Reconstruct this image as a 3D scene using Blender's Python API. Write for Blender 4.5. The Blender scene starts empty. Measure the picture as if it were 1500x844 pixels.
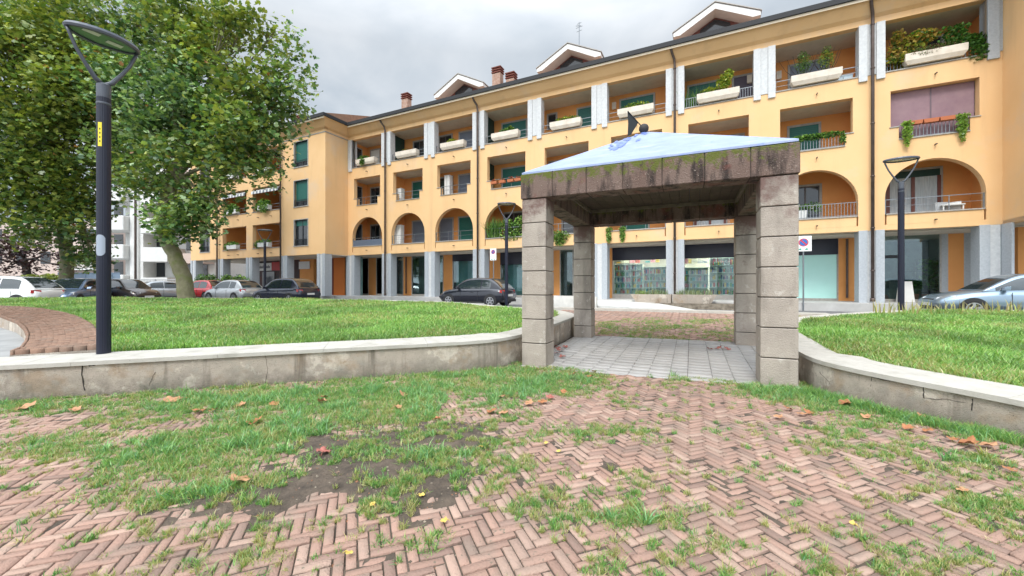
import bpy, bmesh, math, random
import numpy as np
from mathutils import Vector, Matrix, geometry
rng = np.random.default_rng(7); random.seed(7)
PI = math.pi
sc = bpy.context.scene; COL = sc.collection
F = 590.0; CX = 750.0; HY = 420.0; CH = 1.5
def P(px, py, D): return Vector(((px-CX)/F*D, D, CH+(HY-py)/F*D))
# ---------------------------------------------------------------- facade frame
TH = math.atan2(-.4427, .8967)
EU = Vector((.8967, -.4427, 0)); EN = Vector((.4427, .8967, 0))
O = EU*-25.69 + EN*22.8
def W(u, w, z=0.0): return O + EU*u + EN*w + Vector((0, 0, z))
def U(px, w):
    k = (px-CX)/F; d = 22.8+w
    return d*(.8967*k-.4427)/(.8967+.4427*k) + 25.69
def sp(x): return np.where(x > 12, x, np.log1p(np.exp(np.minimum(x*2.5, 30)))/2.5)
def gh(x, y):
    """height of the plaza surface"""
    return np.minimum(.42, .03*sp(np.asarray(y, float)-6.2)+.018*sp(np.asarray(x, float)-1.0))
def ghf(x, y): return float(gh(x, y))
def cz(y): return .52+.035*(y-6)
# ---------------------------------------------------------------- tags
def tag(o, label, cat, group=None, kind=None):
    if label: o['label'] = label
    if cat: o['category'] = cat
    if group: o['group'] = group
    if kind: o['kind'] = kind
    return o
def empty(name, loc, rz=0.0, label=None, cat=None, group=None):
    o = bpy.data.objects.new(name, None); COL.objects.link(o)
    o.location = loc; o.rotation_euler = (0, 0, rz); o.empty_display_size = .2
    return tag(o, label, cat, group)
# ---------------------------------------------------------------- materials
MATS = {}
def mat(name, col, rough=.7, metal=0.0, var=None, vscale=3.0, vamt=.5, bump=0.0, bscale=40.0, coat=0.0, spec=None,
        stains=None, attr=False, trans=0.0, stretch=None):
    """principled material; var = second colour mixed through noise; stains = list of (colour, scale, lo, hi, stretch)"""
    if name in MATS: return MATS[name]
    m = bpy.data.materials.new(name); m.use_nodes = True
    nt = m.node_tree; N = nt.nodes; Lk = nt.links
    b = N['Principled BSDF']; b.inputs['Roughness'].default_value = rough; b.inputs['Metallic'].default_value = metal
    if coat: b.inputs['Coat Weight'].default_value = coat; b.inputs['Coat Roughness'].default_value = .05
    if spec is not None: b.inputs['Specular IOR Level'].default_value = spec
    if trans: b.inputs['Transmission Weight'].default_value = trans
    tc = N.new('ShaderNodeNewGeometry')
    def coords(st):
        if not st: return tc.outputs['Position']
        mp = N.new('ShaderNodeMapping'); mp.inputs['Scale'].default_value = st
        Lk.new(tc.outputs['Position'], mp.inputs['Vector']); return mp.outputs[0]
    cur = N.new('ShaderNodeRGB'); cur.outputs[0].default_value = (*col, 1); cur = cur.outputs[0]
    def mix(a, bcol, fac, mode='MIX'):
        x = N.new('ShaderNodeMix'); x.data_type = 'RGBA'; x.blend_type = mode
        Lk.new(a, x.inputs[6])
        if isinstance(bcol, tuple): x.inputs[7].default_value = (*bcol, 1)
        else: Lk.new(bcol, x.inputs[7])
        if isinstance(fac, float): x.inputs[0].default_value = fac
        else: Lk.new(fac, x.inputs[0])
        return x.outputs[2]
    def noise(scale, lo, hi, st=None, detail=5, lac=2.0):
        n = N.new('ShaderNodeTexNoise'); n.inputs['Scale'].default_value = scale; n.inputs['Detail'].default_value = detail
        n.inputs['Roughness'].default_value = .6
        Lk.new(coords(st), n.inputs['Vector'])
        r = N.new('ShaderNodeMapRange'); r.inputs[1].default_value = lo; r.inputs[2].default_value = hi
        Lk.new(n.outputs[0], r.inputs[0]); return r.outputs[0]
    if attr:
        a = N.new('ShaderNodeAttribute'); a.attribute_name = 'Col'
        cur = mix(cur, a.outputs['Color'], 1.0, 'MULTIPLY')
    if var:
        f = noise(vscale, .5-.5*vamt*.6, .5+.5*vamt*.6, stretch)
        cur = mix(cur, var, f)
    for s in (stains or []):
        f = noise(s[1], s[2], s[3], s[4] if len(s) > 4 else None, 6)
        cur = mix(cur, s[0], f)
    Lk.new(cur, b.inputs['Base Color'])
    if bump:
        n = N.new('ShaderNodeTexNoise'); n.inputs['Scale'].default_value = bscale; n.inputs['Detail'].default_value = 6
        Lk.new(tc.outputs['Position'], n.inputs['Vector'])
        bp = N.new('ShaderNodeBump'); bp.inputs['Strength'].default_value = bump; bp.inputs['Distance'].default_value = .02
        Lk.new(n.outputs[0], bp.inputs['Height']); Lk.new(bp.outputs[0], b.inputs['Normal'])
    MATS[name] = m; return m
def zstain(m, col, z0, z1, amt, scale, lo, hi):
    """growth that gets more common with height (weathering from above)"""
    nt = m.node_tree; N = nt.nodes; Lk = nt.links; b = N['Principled BSDF']; src = b.inputs['Base Color'].links[0].from_socket
    g = N.new('ShaderNodeNewGeometry'); s = N.new('ShaderNodeSeparateXYZ'); Lk.new(g.outputs['Position'], s.inputs[0])
    n = N.new('ShaderNodeTexNoise'); n.inputs['Scale'].default_value = scale; n.inputs['Detail'].default_value = 9; n.inputs['Roughness'].default_value = .72
    Lk.new(g.outputs['Position'], n.inputs['Vector'])
    r = N.new('ShaderNodeMapRange'); r.inputs[1].default_value = z0; r.inputs[2].default_value = z1; r.inputs[3].default_value = 0; r.inputs[4].default_value = amt
    Lk.new(s.outputs[2], r.inputs[0])
    a = N.new('ShaderNodeMath'); a.operation = 'ADD'; Lk.new(n.outputs[0], a.inputs[0]); Lk.new(r.outputs[0], a.inputs[1])
    q = N.new('ShaderNodeMapRange'); q.inputs[1].default_value = lo; q.inputs[2].default_value = hi; Lk.new(a.outputs[0], q.inputs[0])
    x = N.new('ShaderNodeMix'); x.data_type = 'RGBA'; Lk.new(q.outputs[0], x.inputs[0]); Lk.new(src, x.inputs[6]); x.inputs[7].default_value = (*col, 1)
    Lk.new(x.outputs[2], b.inputs['Base Color'])
def leafmat(name, col=(1, 1, 1)):
    if name in MATS: return MATS[name]
    m = bpy.data.materials.new(name); m.use_nodes = True
    nt = m.node_tree; N = nt.nodes; Lk = nt.links
    b = N['Principled BSDF']; b.inputs['Roughness'].default_value = .36
    a = N.new('ShaderNodeAttribute'); a.attribute_name = 'Col'
    Lk.new(a.outputs['Color'], b.inputs['Base Color'])
    t = N.new('ShaderNodeBsdfTranslucent'); 
    mc = N.new('ShaderNodeMix'); mc.data_type = 'RGBA'; mc.blend_type = 'MULTIPLY'; mc.inputs[0].default_value = 1
    Lk.new(a.outputs['Color'], mc.inputs[6]); mc.inputs[7].default_value = (1.5, 1.5, .7, 1)
    Lk.new(mc.outputs[2], t.inputs['Color'])
    x = N.new('ShaderNodeMixShader'); x.inputs[0].default_value = .26
    Lk.new(b.outputs[0], x.inputs[1]); Lk.new(t.outputs[0], x.inputs[2])
    Lk.new(x.outputs[0], N['Material Output'].inputs['Surface'])
    MATS[name] = m; return m
def glassmat(name, tint=(.7, .8, .8), refl=.16, clear=1.0):
    if name in MATS: return MATS[name]
    m = bpy.data.materials.new(name); m.use_nodes = True
    nt = m.node_tree; N = nt.nodes; Lk = nt.links
    N.remove(N['Principled BSDF'])
    tr = N.new('ShaderNodeBsdfTransparent'); tr.inputs[0].default_value = (*tint, 1)
    gl = N.new('ShaderNodeBsdfGlossy'); gl.inputs['Roughness'].default_value = .03; gl.inputs[0].default_value = (.9, .95, 1, 1)
    fr = N.new('ShaderNodeFresnel'); fr.inputs[0].default_value = 1.5
    ma = N.new('ShaderNodeMath'); ma.operation = 'ADD'; ma.inputs[1].default_value = refl
    Lk.new(fr.outputs[0], ma.inputs[0])
    x = N.new('ShaderNodeMixShader'); Lk.new(ma.outputs[0], x.inputs[0]); Lk.new(tr.outputs[0], x.inputs[1]); Lk.new(gl.outputs[0], x.inputs[2])
    Lk.new(x.outputs[0], N['Material Output'].inputs['Surface'])
    MATS[name] = m; return m
def emis(name, col, s):
    m = bpy.data.materials.new(name); m.use_nodes = True
    b = m.node_tree.nodes['Principled BSDF']; b.inputs['Base Color'].default_value = (*col, 1)
    b.inputs['Emission Color'].default_value = (*col, 1); b.inputs['Emission Strength'].default_value = s
    return m
# ---------------------------------------------------------------- mesh builder
class MB:
    def __init__(s): s.v = []; s.f = []; s.mi = []; s.cur = 0
    def add(s, vs, fs):
        n = len(s.v); s.v += [tuple(v) for v in vs]
        for f in fs: s.f.append([i+n for i in f]); s.mi.append(s.cur)
        return s
    def box(s, x0, x1, y0, y1, z0, z1, taper=0.0):
        t = taper
        return s.add([(x0, y0, z0), (x1, y0, z0), (x1, y1, z0), (x0, y1, z0),
                      (x0-t, y0-t, z1), (x1+t, y0-t, z1), (x1+t, y1+t, z1), (x0-t, y1+t, z1)],
                     [(0, 3, 2, 1), (4, 5, 6, 7), (0, 1, 5, 4), (1, 2, 6, 5), (2, 3, 7, 6), (3, 0, 4, 7)])
    def hexa(s, p):   # 8 points, bottom 4 then top 4 (ccw)
        return s.add(p, [(0, 3, 2, 1), (4, 5, 6, 7), (0, 1, 5, 4), (1, 2, 6, 5), (2, 3, 7, 6), (3, 0, 4, 7)])
    def quad(s, a, b, c, d): return s.add([a, b, c, d], [(0, 1, 2, 3)])
    def prism(s, pts, ax, a0, a1):   # closed outline pts (2d) extruded along axis
        n = len(pts)
        def mk(p, a):
            return {'x': (a, p[0], p[1]), 'y': (p[0], a, p[1]), 'z': (p[0], p[1], a)}[ax]
        vs = [mk(p, a0) for p in pts]+[mk(p, a1) for p in pts]
        fs = [tuple(range(n))[::-1], tuple(range(n, 2*n))]+[(i, (i+1) % n, n+(i+1) % n, n+i) for i in range(n)]
        return s.add(vs, fs)
    def tube(s, path, rad, n=8, cap=True):
        path = [Vector(p) for p in path]
        if not hasattr(rad, '__len__'): rad = [rad]*len(path)
        vs = []; k = len(path); prev = None
        for i, p in enumerate(path):
            t = (path[min(i+1, k-1)]-path[max(i-1, 0)]).normalized()
            if prev is None:
                a = Vector((0, 0, 1)) if abs(t.z) < .9 else Vector((1, 0, 0))
                x = t.cross(a).normalized()
            else:
                x = (prev-t*prev.dot(t)).normalized()
            prev = x; y = t.cross(x)
            for j in range(n):
                q = 2*PI*j/n; vs.append(p+(x*math.cos(q)+y*math.sin(q))*rad[i])
        fs = [(i*n+j, i*n+(j+1) % n, (i+1)*n+(j+1) % n, (i+1)*n+j) for i in range(k-1) for j in range(n)]
        if cap: fs += [tuple(range(n))[::-1], tuple(range((k-1)*n, k*n))]
        return s.add(vs, fs)
    def lathe(s, prof, n=16, c=(0, 0, 0)):
        vs = []; k = len(prof)
        for r, z in prof:
            for j in range(n): q = 2*PI*j/n; vs.append((c[0]+r*math.cos(q), c[1]+r*math.sin(q), c[2]+z))
        fs = [(i*n+j, i*n+(j+1) % n, (i+1)*n+(j+1) % n, (i+1)*n+j) for i in range(k-1) for j in range(n)]
        fs += [tuple(range(n))[::-1], tuple(range((k-1)*n, k*n))]
        return s.add(vs, fs)
    def build(s, name, m, parent=None, smooth=False, bevel=0.0, seg=1, label=None):
        me = bpy.data.meshes.new(name); me.from_pydata(s.v, [], s.f)
        ms = m if isinstance(m, (list, tuple)) else [m]
        for x in ms: me.materials.append(x)
        if len(ms) > 1: me.polygons.foreach_set('material_index', s.mi)
        bm = bmesh.new(); bm.from_mesh(me)
        if bevel:
            bmesh.ops.remove_doubles(bm, verts=bm.verts, dist=1e-5)
            bmesh.ops.bevel(bm, geom=bm.edges[:], offset=bevel, segments=seg, affect='EDGES', profile=.6, clamp_overlap=True)
        bmesh.ops.recalc_face_normals(bm, faces=bm.faces); bm.to_mesh(me); bm.free()
        if smooth: me.polygons.foreach_set('use_smooth', [True]*len(me.polygons))
        o = bpy.data.objects.new(name, me); COL.objects.link(o)
        if parent: o.parent = parent
        if label: o['label'] = label
        return o
def npmesh(name, V, faces_len, loops, mats, parent=None, col=None, smooth=False):
    """V (n,3); faces_len (m,); loops flat; col (n,3) point colours"""
    me = bpy.data.meshes.new(name)
    me.vertices.add(len(V)); me.vertices.foreach_set('co', np.ascontiguousarray(V, dtype=np.float32).ravel())
    me.loops.add(len(loops)); me.loops.foreach_set('vertex_index', np.ascontiguousarray(loops, dtype=np.int32))
    me.polygons.add(len(faces_len))
    st = np.concatenate([[0], np.cumsum(faces_len)[:-1]]).astype(np.int32)
    me.polygons.foreach_set('loop_start', st); me.polygons.foreach_set('loop_total', np.asarray(faces_len, dtype=np.int32))
    if smooth: me.polygons.foreach_set('use_smooth', np.ones(len(faces_len), dtype=bool))
    me.update(calc_edges=True)
    if col is not None:
        ca = me.color_attributes.new('Col', 'FLOAT_COLOR', 'POINT')
        c4 = np.ones((len(V), 4), dtype=np.float32); c4[:, :3] = col
        ca.data.foreach_set('color', c4.ravel())
    me.materials.append(mats)
    o = bpy.data.objects.new(name, me); COL.objects.link(o)
    if parent: o.parent = parent
    return o
def inpoly(x, y, poly):
    c = np.zeros(x.shape, bool); n = len(poly)
    for i in range(n):
        x0, y0 = poly[i]; x1, y1 = poly[(i+1) % n]
        t = ((y0 > y) != (y1 > y)) & (x < (x1-x0)*(y-y0)/((y1-y0) if y1 != y0 else 1e-9)+x0)
        c ^= t
    return c
def sheet(name, poly, hf, m, step=1.0, parent=None):
    """polygon filled with triangles that follow height function hf"""
    xs = [p[0] for p in poly]; ys = [p[1] for p in poly]
    pts = []; n = len(poly); b = []
    for i in range(n):
        a = Vector(poly[i]); c = Vector(poly[(i+1) % n]); k = max(1, int((c-a).length/step))
        for j in range(k): b.append(a.lerp(c, j/k))
    gx, gy = np.meshgrid(np.arange(min(xs), max(xs), step), np.arange(min(ys), max(ys), step))
    g = inpoly(gx.ravel(), gy.ravel(), poly); inner = [Vector((x, y)) for x, y in zip(gx.ravel()[g], gy.ravel()[g])]
    e = [(i, (i+1) % len(b)) for i in range(len(b))]
    r = geometry.delaunay_2d_cdt(b+inner, e, [list(range(len(b)))], 1, 1e-4)
    mb = MB(); mb.add([(v.x, v.y, float(hf(v.x, v.y))) for v in r[0]], r[2])
    return mb.build(name, m, parent, smooth=True)
# value noise for layout
def vnoise(x, y, s, seed=0):
    r = np.random.default_rng(seed); G = r.random((64, 64))
    x = x/s+100; y = y/s+100; xi = np.floor(x).astype(int); yi = np.floor(y).astype(int); fx = x-xi; fy = y-yi
    fx = fx*fx*(3-2*fx); fy = fy*fy*(3-2*fy)
    g = lambda a, b: G[a % 64, b % 64]
    return (g(xi, yi)*(1-fx)+g(xi+1, yi)*fx)*(1-fy)+(g(xi, yi+1)*(1-fx)+g(xi+1, yi+1)*fx)*fy
def blades(name, x, y, z, h, wd, lean, cols, m, parent=None, bend=.5):
    n = len(x); a = rng.random(n)*2*PI; b = rng.random(n)*2*PI
    dx = np.cos(a)*wd/2; dy = np.sin(a)*wd/2; lx = np.cos(b)*lean*h; ly = np.sin(b)*lean*h
    V = np.empty((n, 5, 3))
    V[:, 0] = np.stack([x-dx, y-dy, z], 1); V[:, 1] = np.stack([x+dx, y+dy, z], 1)
    hz = h*np.sqrt(np.maximum(.05, 1-np.minimum(lean, .97)**2))
    V[:, 2] = np.stack([x-dx*.75+lx*.35, y-dy*.75+ly*.35, z+hz*.6], 1); V[:, 3] = np.stack([x+dx*.75+lx*.35, y+dy*.75+ly*.35, z+hz*.6], 1)
    V[:, 4] = np.stack([x+lx, y+ly, z+hz], 1)
    base = (np.arange(n)*5)[:, None]
    L = (base+np.array([[0, 1, 3, 2, 2, 3, 4]])).ravel(); fl = np.tile([4, 3], n)
    C = np.repeat(cols, 5, axis=0)
    return npmesh(name, V.reshape(-1, 3), fl, L, m, parent, C)
LEAF = np.array([(0, -.45), (.32, -.3), (.5, .08), (.2, .1), (.3, .42), (0, .5), (-.3, .42), (-.2, .1), (-.5, .08), (-.32, -.3)])
LEAF4 = np.array([(0, -.5), (.2, 0), (0, .5), (-.2, 0)])
LEAFL = np.array([(0, -.5), (.09, 0), (0, .5), (-.09, 0)])
def leaves(name, pts, size, cols, m, parent=None, shape=LEAF, flat=.5, droop=0.0):
    n = len(pts); k = len(shape)
    nrm = rng.normal(size=(n, 3)); nrm[:, 2] = np.abs(nrm[:, 2])+flat; nrm /= np.linalg.norm(nrm, axis=1)[:, None]
    r = rng.normal(size=(n, 3)); t = np.cross(nrm, r); t /= np.linalg.norm(t, axis=1)[:, None]; b = np.cross(nrm, t)
    if droop:
        b = b*(1-droop)+np.array([0, 0, -1])*droop; b /= np.linalg.norm(b, axis=1)[:, None]; t = np.cross(b, nrm); t /= np.linalg.norm(t, axis=1)[:, None]
    s = size*(.6+.7*rng.random(n))
    V = pts[:, None, :]+s[:, None, None]*(shape[None, :, 0, None]*t[:, None]+shape[None, :, 1, None]*b[:, None])
    V = V-nrm[:, None]*(s[:, None]*np.abs(shape[None, :, 0])*.35)[:, :, None]
    L = (np.arange(n)*k)[:, None]+np.arange(k)[None]
    return npmesh(name, V.reshape(-1, 3), np.full(n, k), L.ravel(), m, parent, np.repeat(cols, k, axis=0))
def pick(n, pal, var=.18):
    p = np.array(pal)[rng.integers(0, len(pal), n)]
    return np.clip(p*(1+var*rng.normal(size=(n, 1))), .003, 1)
# ================================================================ WORLD
w = bpy.data.worlds.new('World'); sc.world = w; w.use_nodes = True
N = w.node_tree.nodes; Lk = w.node_tree.links; bg = N['Background']
sky = N.new('ShaderNodeTexSky'); sky.sky_type = 'NISHITA'; sky.sun_disc = False
SE, SA = math.radians(48), math.radians(200)   # sun comes from behind the camera, a little to the left
sky.sun_elevation = SE; sky.sun_rotation = SA
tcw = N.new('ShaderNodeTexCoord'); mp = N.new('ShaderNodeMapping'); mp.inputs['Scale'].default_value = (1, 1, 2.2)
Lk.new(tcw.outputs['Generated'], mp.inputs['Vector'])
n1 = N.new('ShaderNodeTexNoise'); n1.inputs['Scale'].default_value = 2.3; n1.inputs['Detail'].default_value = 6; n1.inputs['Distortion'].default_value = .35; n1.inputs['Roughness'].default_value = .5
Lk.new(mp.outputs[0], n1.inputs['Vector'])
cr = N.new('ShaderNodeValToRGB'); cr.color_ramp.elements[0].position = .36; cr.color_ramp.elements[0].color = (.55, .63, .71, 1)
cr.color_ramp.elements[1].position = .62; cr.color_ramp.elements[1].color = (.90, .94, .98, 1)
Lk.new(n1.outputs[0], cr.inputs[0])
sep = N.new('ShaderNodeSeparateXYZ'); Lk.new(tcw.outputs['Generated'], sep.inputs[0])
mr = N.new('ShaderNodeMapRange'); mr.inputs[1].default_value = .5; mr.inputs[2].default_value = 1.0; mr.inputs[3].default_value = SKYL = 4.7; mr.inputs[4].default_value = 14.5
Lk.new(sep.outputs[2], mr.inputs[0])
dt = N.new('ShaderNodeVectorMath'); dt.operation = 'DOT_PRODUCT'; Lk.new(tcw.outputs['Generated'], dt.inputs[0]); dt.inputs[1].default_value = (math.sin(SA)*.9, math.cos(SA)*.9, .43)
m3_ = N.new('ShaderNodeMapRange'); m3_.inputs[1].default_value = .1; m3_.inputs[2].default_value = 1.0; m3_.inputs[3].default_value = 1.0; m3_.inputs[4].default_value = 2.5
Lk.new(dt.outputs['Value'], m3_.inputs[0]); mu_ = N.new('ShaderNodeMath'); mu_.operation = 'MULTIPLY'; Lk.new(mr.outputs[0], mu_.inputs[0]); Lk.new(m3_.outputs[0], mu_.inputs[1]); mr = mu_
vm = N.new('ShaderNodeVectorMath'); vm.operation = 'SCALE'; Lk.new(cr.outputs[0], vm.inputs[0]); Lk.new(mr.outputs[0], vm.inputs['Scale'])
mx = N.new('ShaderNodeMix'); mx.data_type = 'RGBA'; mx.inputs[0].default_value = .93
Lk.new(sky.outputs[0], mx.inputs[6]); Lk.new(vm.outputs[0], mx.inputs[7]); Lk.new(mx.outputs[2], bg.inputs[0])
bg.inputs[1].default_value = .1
sl = bpy.data.lights.new('sun', 'SUN'); sl.energy = 1.0; sl.angle = math.radians(16); sl.color = (1, .95, .87)
so = bpy.data.objects.new('sun', sl); COL.objects.link(so)
sd = Vector((math.sin(SA)*math.cos(SE), math.cos(SA)*math.cos(SE), math.sin(SE)))
so.rotation_euler = sd.to_track_quat('Z', 'Y').to_euler(); so.location = (0, -20, 40)
cam = bpy.data.cameras.new('camera'); co = bpy.data.objects.new('camera', cam); COL.objects.link(co); sc.camera = co
co.location = (0, 0, CH); co.rotation_euler = (PI/2, 0, 0); cam.sensor_width = 36; cam.lens = 36*F/1500
cam.shift_y = -(HY-422)/1500*-1; cam.clip_start = .05; cam.clip_end = 2000
sc.view_settings.view_transform = 'Standard'; sc.view_settings.look = 'None'; sc.view_settings.gamma = 1; sc.view_settings.use_curve_mapping = False
sc.view_settings.exposure = 1.0
# ================================================================ MATERIAL SET
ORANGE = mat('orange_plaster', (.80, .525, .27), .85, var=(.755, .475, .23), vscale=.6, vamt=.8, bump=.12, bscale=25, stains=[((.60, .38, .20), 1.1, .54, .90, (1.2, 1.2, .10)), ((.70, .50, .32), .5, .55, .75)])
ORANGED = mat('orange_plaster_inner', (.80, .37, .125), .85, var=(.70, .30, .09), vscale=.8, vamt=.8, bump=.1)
SOFFIT = mat('soffit_plaster', (.64, .57, .48), .9, var=(.56, .50, .42), vscale=2)
STONE = mat('grey_granite', (.44, .47, .50), .6, var=(.36, .39, .42), vscale=14, bump=.08, bscale=80)
STONEL = mat('pale_granite', (.62, .63, .63), .6, var=(.52, .53, .54), vscale=9, bump=.06)
SILL = mat('sill_stone', (.42, .40, .37), .7, var=(.33, .31, .29), vscale=8)
DARKMET = mat('dark_gutter_metal', (.018, .019, .022), .7)
FASC = mat('cream_fascia', (.80, .68, .52), .8)
PIPE = mat('brown_copper_pipe', (.085, .062, .052), .45, .5, var=(.12, .09, .08), vscale=3)
RAILM = mat('galvanised_rail', (.24, .26, .28), .4, .7)
GREEN = mat('green_shutter', (.015, .13, .105), .5, bump=.0)
DGREEN = mat('dark_green_panel', (.012, .05, .042), .6)
GREYSH = mat('grey_shutter', (.17, .20, .26), .6)
DARKW = mat('dark_window_glass', (.02, .026, .032), .08, spec=.8)
MAUVE = mat('mauve_roller_blind', (.23, .14, .17), .7, var=(.28, .18, .2), vscale=2)
CURT = mat('white_curtain', (.55, .60, .62), .9, var=(.40, .45, .48), vscale=6, stretch=(6, 6, .3))
WHITE = mat('white_paint', (.74, .74, .72), .7, var=(.66, .66, .64), vscale=2, vamt=.6)
CREAM = mat('cream_concrete', (.78, .70, .60), .8, var=(.66, .58, .48), vscale=3, bump=.1, stains=[((.40, .34, .27), 3.0, .62, .9, (1, 1, .3))])
TERRA = mat('terracotta', (.50, .16, .07), .8)
TILE = mat('roof_tile', (.30, .17, .11), .9, var=(.22, .13, .09), vscale=4)
BRICKC = mat('chimney_brick', (.30, .17, .12), .9, var=(.42, .30, .24), vscale=6, bump=.3)
WOODR = mat('reddish_window_wood', (.16, .05, .035), .5)
GLASS = glassmat('shop_glass', (.72, .86, .86), .04)
GLASSB = glassmat('bookshop_glass', (.92, .98, .97), .0)
MINT = mat('mint_film', (.50, .86, .80), .35, var=(.56, .90, .85), vscale=.8)
TEALD = mat('dark_teal_interior', (.10, .20, .20), .8, var=(.24, .36, .34), vscale=.9)
NAVY = mat('dark_navy_fascia', (.012, .014, .03), .35, bump=.1, bscale=12)
BLACKM = mat('black_metal', (.015, .017, .02), .4, .3)
FLOORST = mat('arcade_floor_stone', (.50, .49, .47), .6, var=(.42, .41, .39), vscale=2)
CONC = mat('pavilion_concrete', (.43, .375, .32), .88, var=(.31, .27, .23), vscale=2.2, vamt=.7, bump=.6, bscale=60,
           stains=[((.15, .13, .11), 1.7, .52, .78, (1.6, 1.6, .45)), ((.54, .50, .45), 9, .60, .75), ((.10, .09, .08), 55, .66, .72)])
zstain(CONC, (.16, .10, .085), 2.3, 3.2, .34, 2.4, .60, .78)
def beam_material():
    m = mat('beam_concrete', (.125, .078, .062), .92, var=(.20, .145, .12), vscale=1.3, vamt=.9, bump=.9, bscale=45,
            stains=[((.035, .024, .02), 4.0, .46, .62, (1.6, 1.6, .35)), ((.17, .06, .045), 2.3, .56, .72), ((.36, .30, .25), 45, .62, .70)])
    nt = m.node_tree; N = nt.nodes; Lk = nt.links; b = N['Principled BSDF']
    src = b.inputs['Base Color'].links[0].from_socket
    g = N.new('ShaderNodeNewGeometry'); s = N.new('ShaderNodeSeparateXYZ'); Lk.new(g.outputs['Position'], s.inputs[0])
    n = N.new('ShaderNodeTexNoise'); n.inputs['Scale'].default_value = 7; n.inputs['Detail'].default_value = 10; n.inputs['Roughness'].default_value = .8
    Lk.new(g.outputs['Position'], n.inputs['Vector'])
    r = N.new('ShaderNodeMapRange'); r.inputs[1].default_value = 3.12; r.inputs[2].default_value = 3.55; r.inputs[3].default_value = -.15; r.inputs[4].default_value = .17
    Lk.new(s.outputs[2], r.inputs[0])
    a = N.new('ShaderNodeMath'); a.operation = 'ADD'; Lk.new(n.outputs[0], a.inputs[0]); Lk.new(r.outputs[0], a.inputs[1])
    q = N.new('ShaderNodeMapRange'); q.inputs[1].default_value = .55; q.inputs[2].default_value = .63; Lk.new(a.outputs[0], q.inputs[0])
    x = N.new('ShaderNodeMix'); x.data_type = 'RGBA'; Lk.new(q.outputs[0], x.inputs[0]); Lk.new(src, x.inputs[6]); x.inputs[7].default_value = (.10, .115, .018, 1)
    Lk.new(x.outputs[2], b.inputs['Base Color']); return m
BEAMM = beam_material()
WALLC = mat('rough_wall_concrete', (.54, .465, .39), .95, var=(.43, .37, .31), vscale=6, vamt=.9, bump=1.0, bscale=110,
            stains=[((.66, .59, .50), 2.1, .55, .58), ((.44, .34, .25), 2.6, .54, .66), ((.15, .125, .095), 1.7, .56, .72, (2.2, 2.2, .22)), ((.58, .53, .46), 5, .58, .70), ((.16, .14, .11), 70, .60, .70)])
COPE = mat('coping_stone', (.50, .475, .43), .8, var=(.40, .38, .335), vscale=6, vamt=.8, bump=.25, bscale=70, stains=[((.27, .25, .21), 2.5, .56, .82), ((.22, .21, .18), 40, .64, .72)])
zstain(WALLC, (.15, .135, .105), .34, .0, .40, 5, .52, 1.0)
SOIL = mat('soil', (.048, .037, .028), .95, var=(.13, .098, .072), vscale=9, vamt=.7, bump=1.0, bscale=45)
LAWNB = mat('lawn_base', (.055, .09, .022), .95, var=(.09, .13, .035), vscale=2, bump=.6)
ASPH = mat('asphalt', (.13, .13, .135), .9, var=(.17, .17, .17), vscale=2, bump=.3, bscale=120)
GROUNDM = mat('far_ground', (.16, .155, .15), .95, var=(.20, .19, .18), vscale=.5)
BRICKM = mat('paving_brick', (1, 1, 1), .85, attr=True, bump=.6, bscale=90, stains=[((.24, .19, .15), 3, .52, .80), ((.16, .14, .10), 26, .62, .72)])
PAVER = mat('grey_paver', (1, 1, 1), .7, attr=True, bump=.35, bscale=60, stains=[((.30, .29, .27), 2.0, .55, .8)])
LEAFM = leafmat('leaf')
GRASSM = leafmat('grass_blade')
BARK = mat('bark', (.12, .11, .065), .9, var=(.24, .22, .14), vscale=5, vamt=.9, bump=.9, bscale=14, stains=[((.13, .16, .04), 2.2, .50, .70)])
DBARK = mat('dark_bark', (.045, .035, .032), .9)
POLEM = mat('dark_blue_pole_paint', (.004, .007, .022), .4, .0)
HEADM = mat('lamp_head_paint', (.09, .10, .12), .4, .3)
LAMPG = mat('green_lamp_glass', (.10, .20, .11), .15)
# ================================================================ GROUND
g = MB(); g.quad((-600, -300, -.35), (600, -300, -.35), (600, 900, -.35), (-600, 900, -.35))
o = g.build('ground', GROUNDM); tag(o, 'wide grey ground reaching the horizon around the square', 'ground', kind='structure')
street_poly = [(-70, 13), (-36, 13), (-16, 13), (-3, 12), (4, 12), (16, 9.5), (34, 6), (60, 0), (60, -20), (80, -20), (80, 70), (-80, 75), (-80, 13)]
o = sheet('road', street_poly[:-1], lambda x, y: ghf(x, y)+.02 if y > 14 else ghf(x, y)-.05, ASPH, 3.0); tag(o, 'grey asphalt street and parking area behind the lawns', 'road', kind='structure')
e2a = math.radians(66); E1 = Vector((math.sin(e2a), -math.cos(e2a), 0)); E2 = Vector((math.cos(e2a), math.sin(e2a), 0))
PFL = Vector((.18, 7.35, 0))
def PV(a, b, z=0.0): return PFL+E1*a+E2*b+Vector((0, 0, z))
# the plaza with its soil
WEND = -4.9
pl_poly = [(-16, -4), (16, -4), (16, 9), (tuple(W(30, WEND)[:2])), (tuple(W(19.5, WEND)[:2])), (-1, 12.5), (-16, 5.5)]
plaza_h = lambda x, y: ghf(x, y)
o = sheet('plaza_ground', pl_poly, plaza_h, SOIL, .7); tag(o, 'dark soil between and under the paving bricks of the square', 'ground', kind='structure')
def ring_z(y): return .6+.045*(y-6)
def RB(px, py): D = 690.3/((py-420)+26.55); return ((px-CX)/F*D, D)
ring_out = [RB(*p) for p in [(147, 505), (149, 496), (145, 486), (136, 474), (118, 464), (95, 456.5), (60, 450.5), (25, 448), (0, 447), (-60, 445.5), (-140, 445.5)]]
ring_in = [RB(*p) for p in [(14, 513), (28, 508), (36, 498), (38, 489), (34, 479), (24, 470), (0, 461), (-40, 456), (-100, 453)]]
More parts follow.
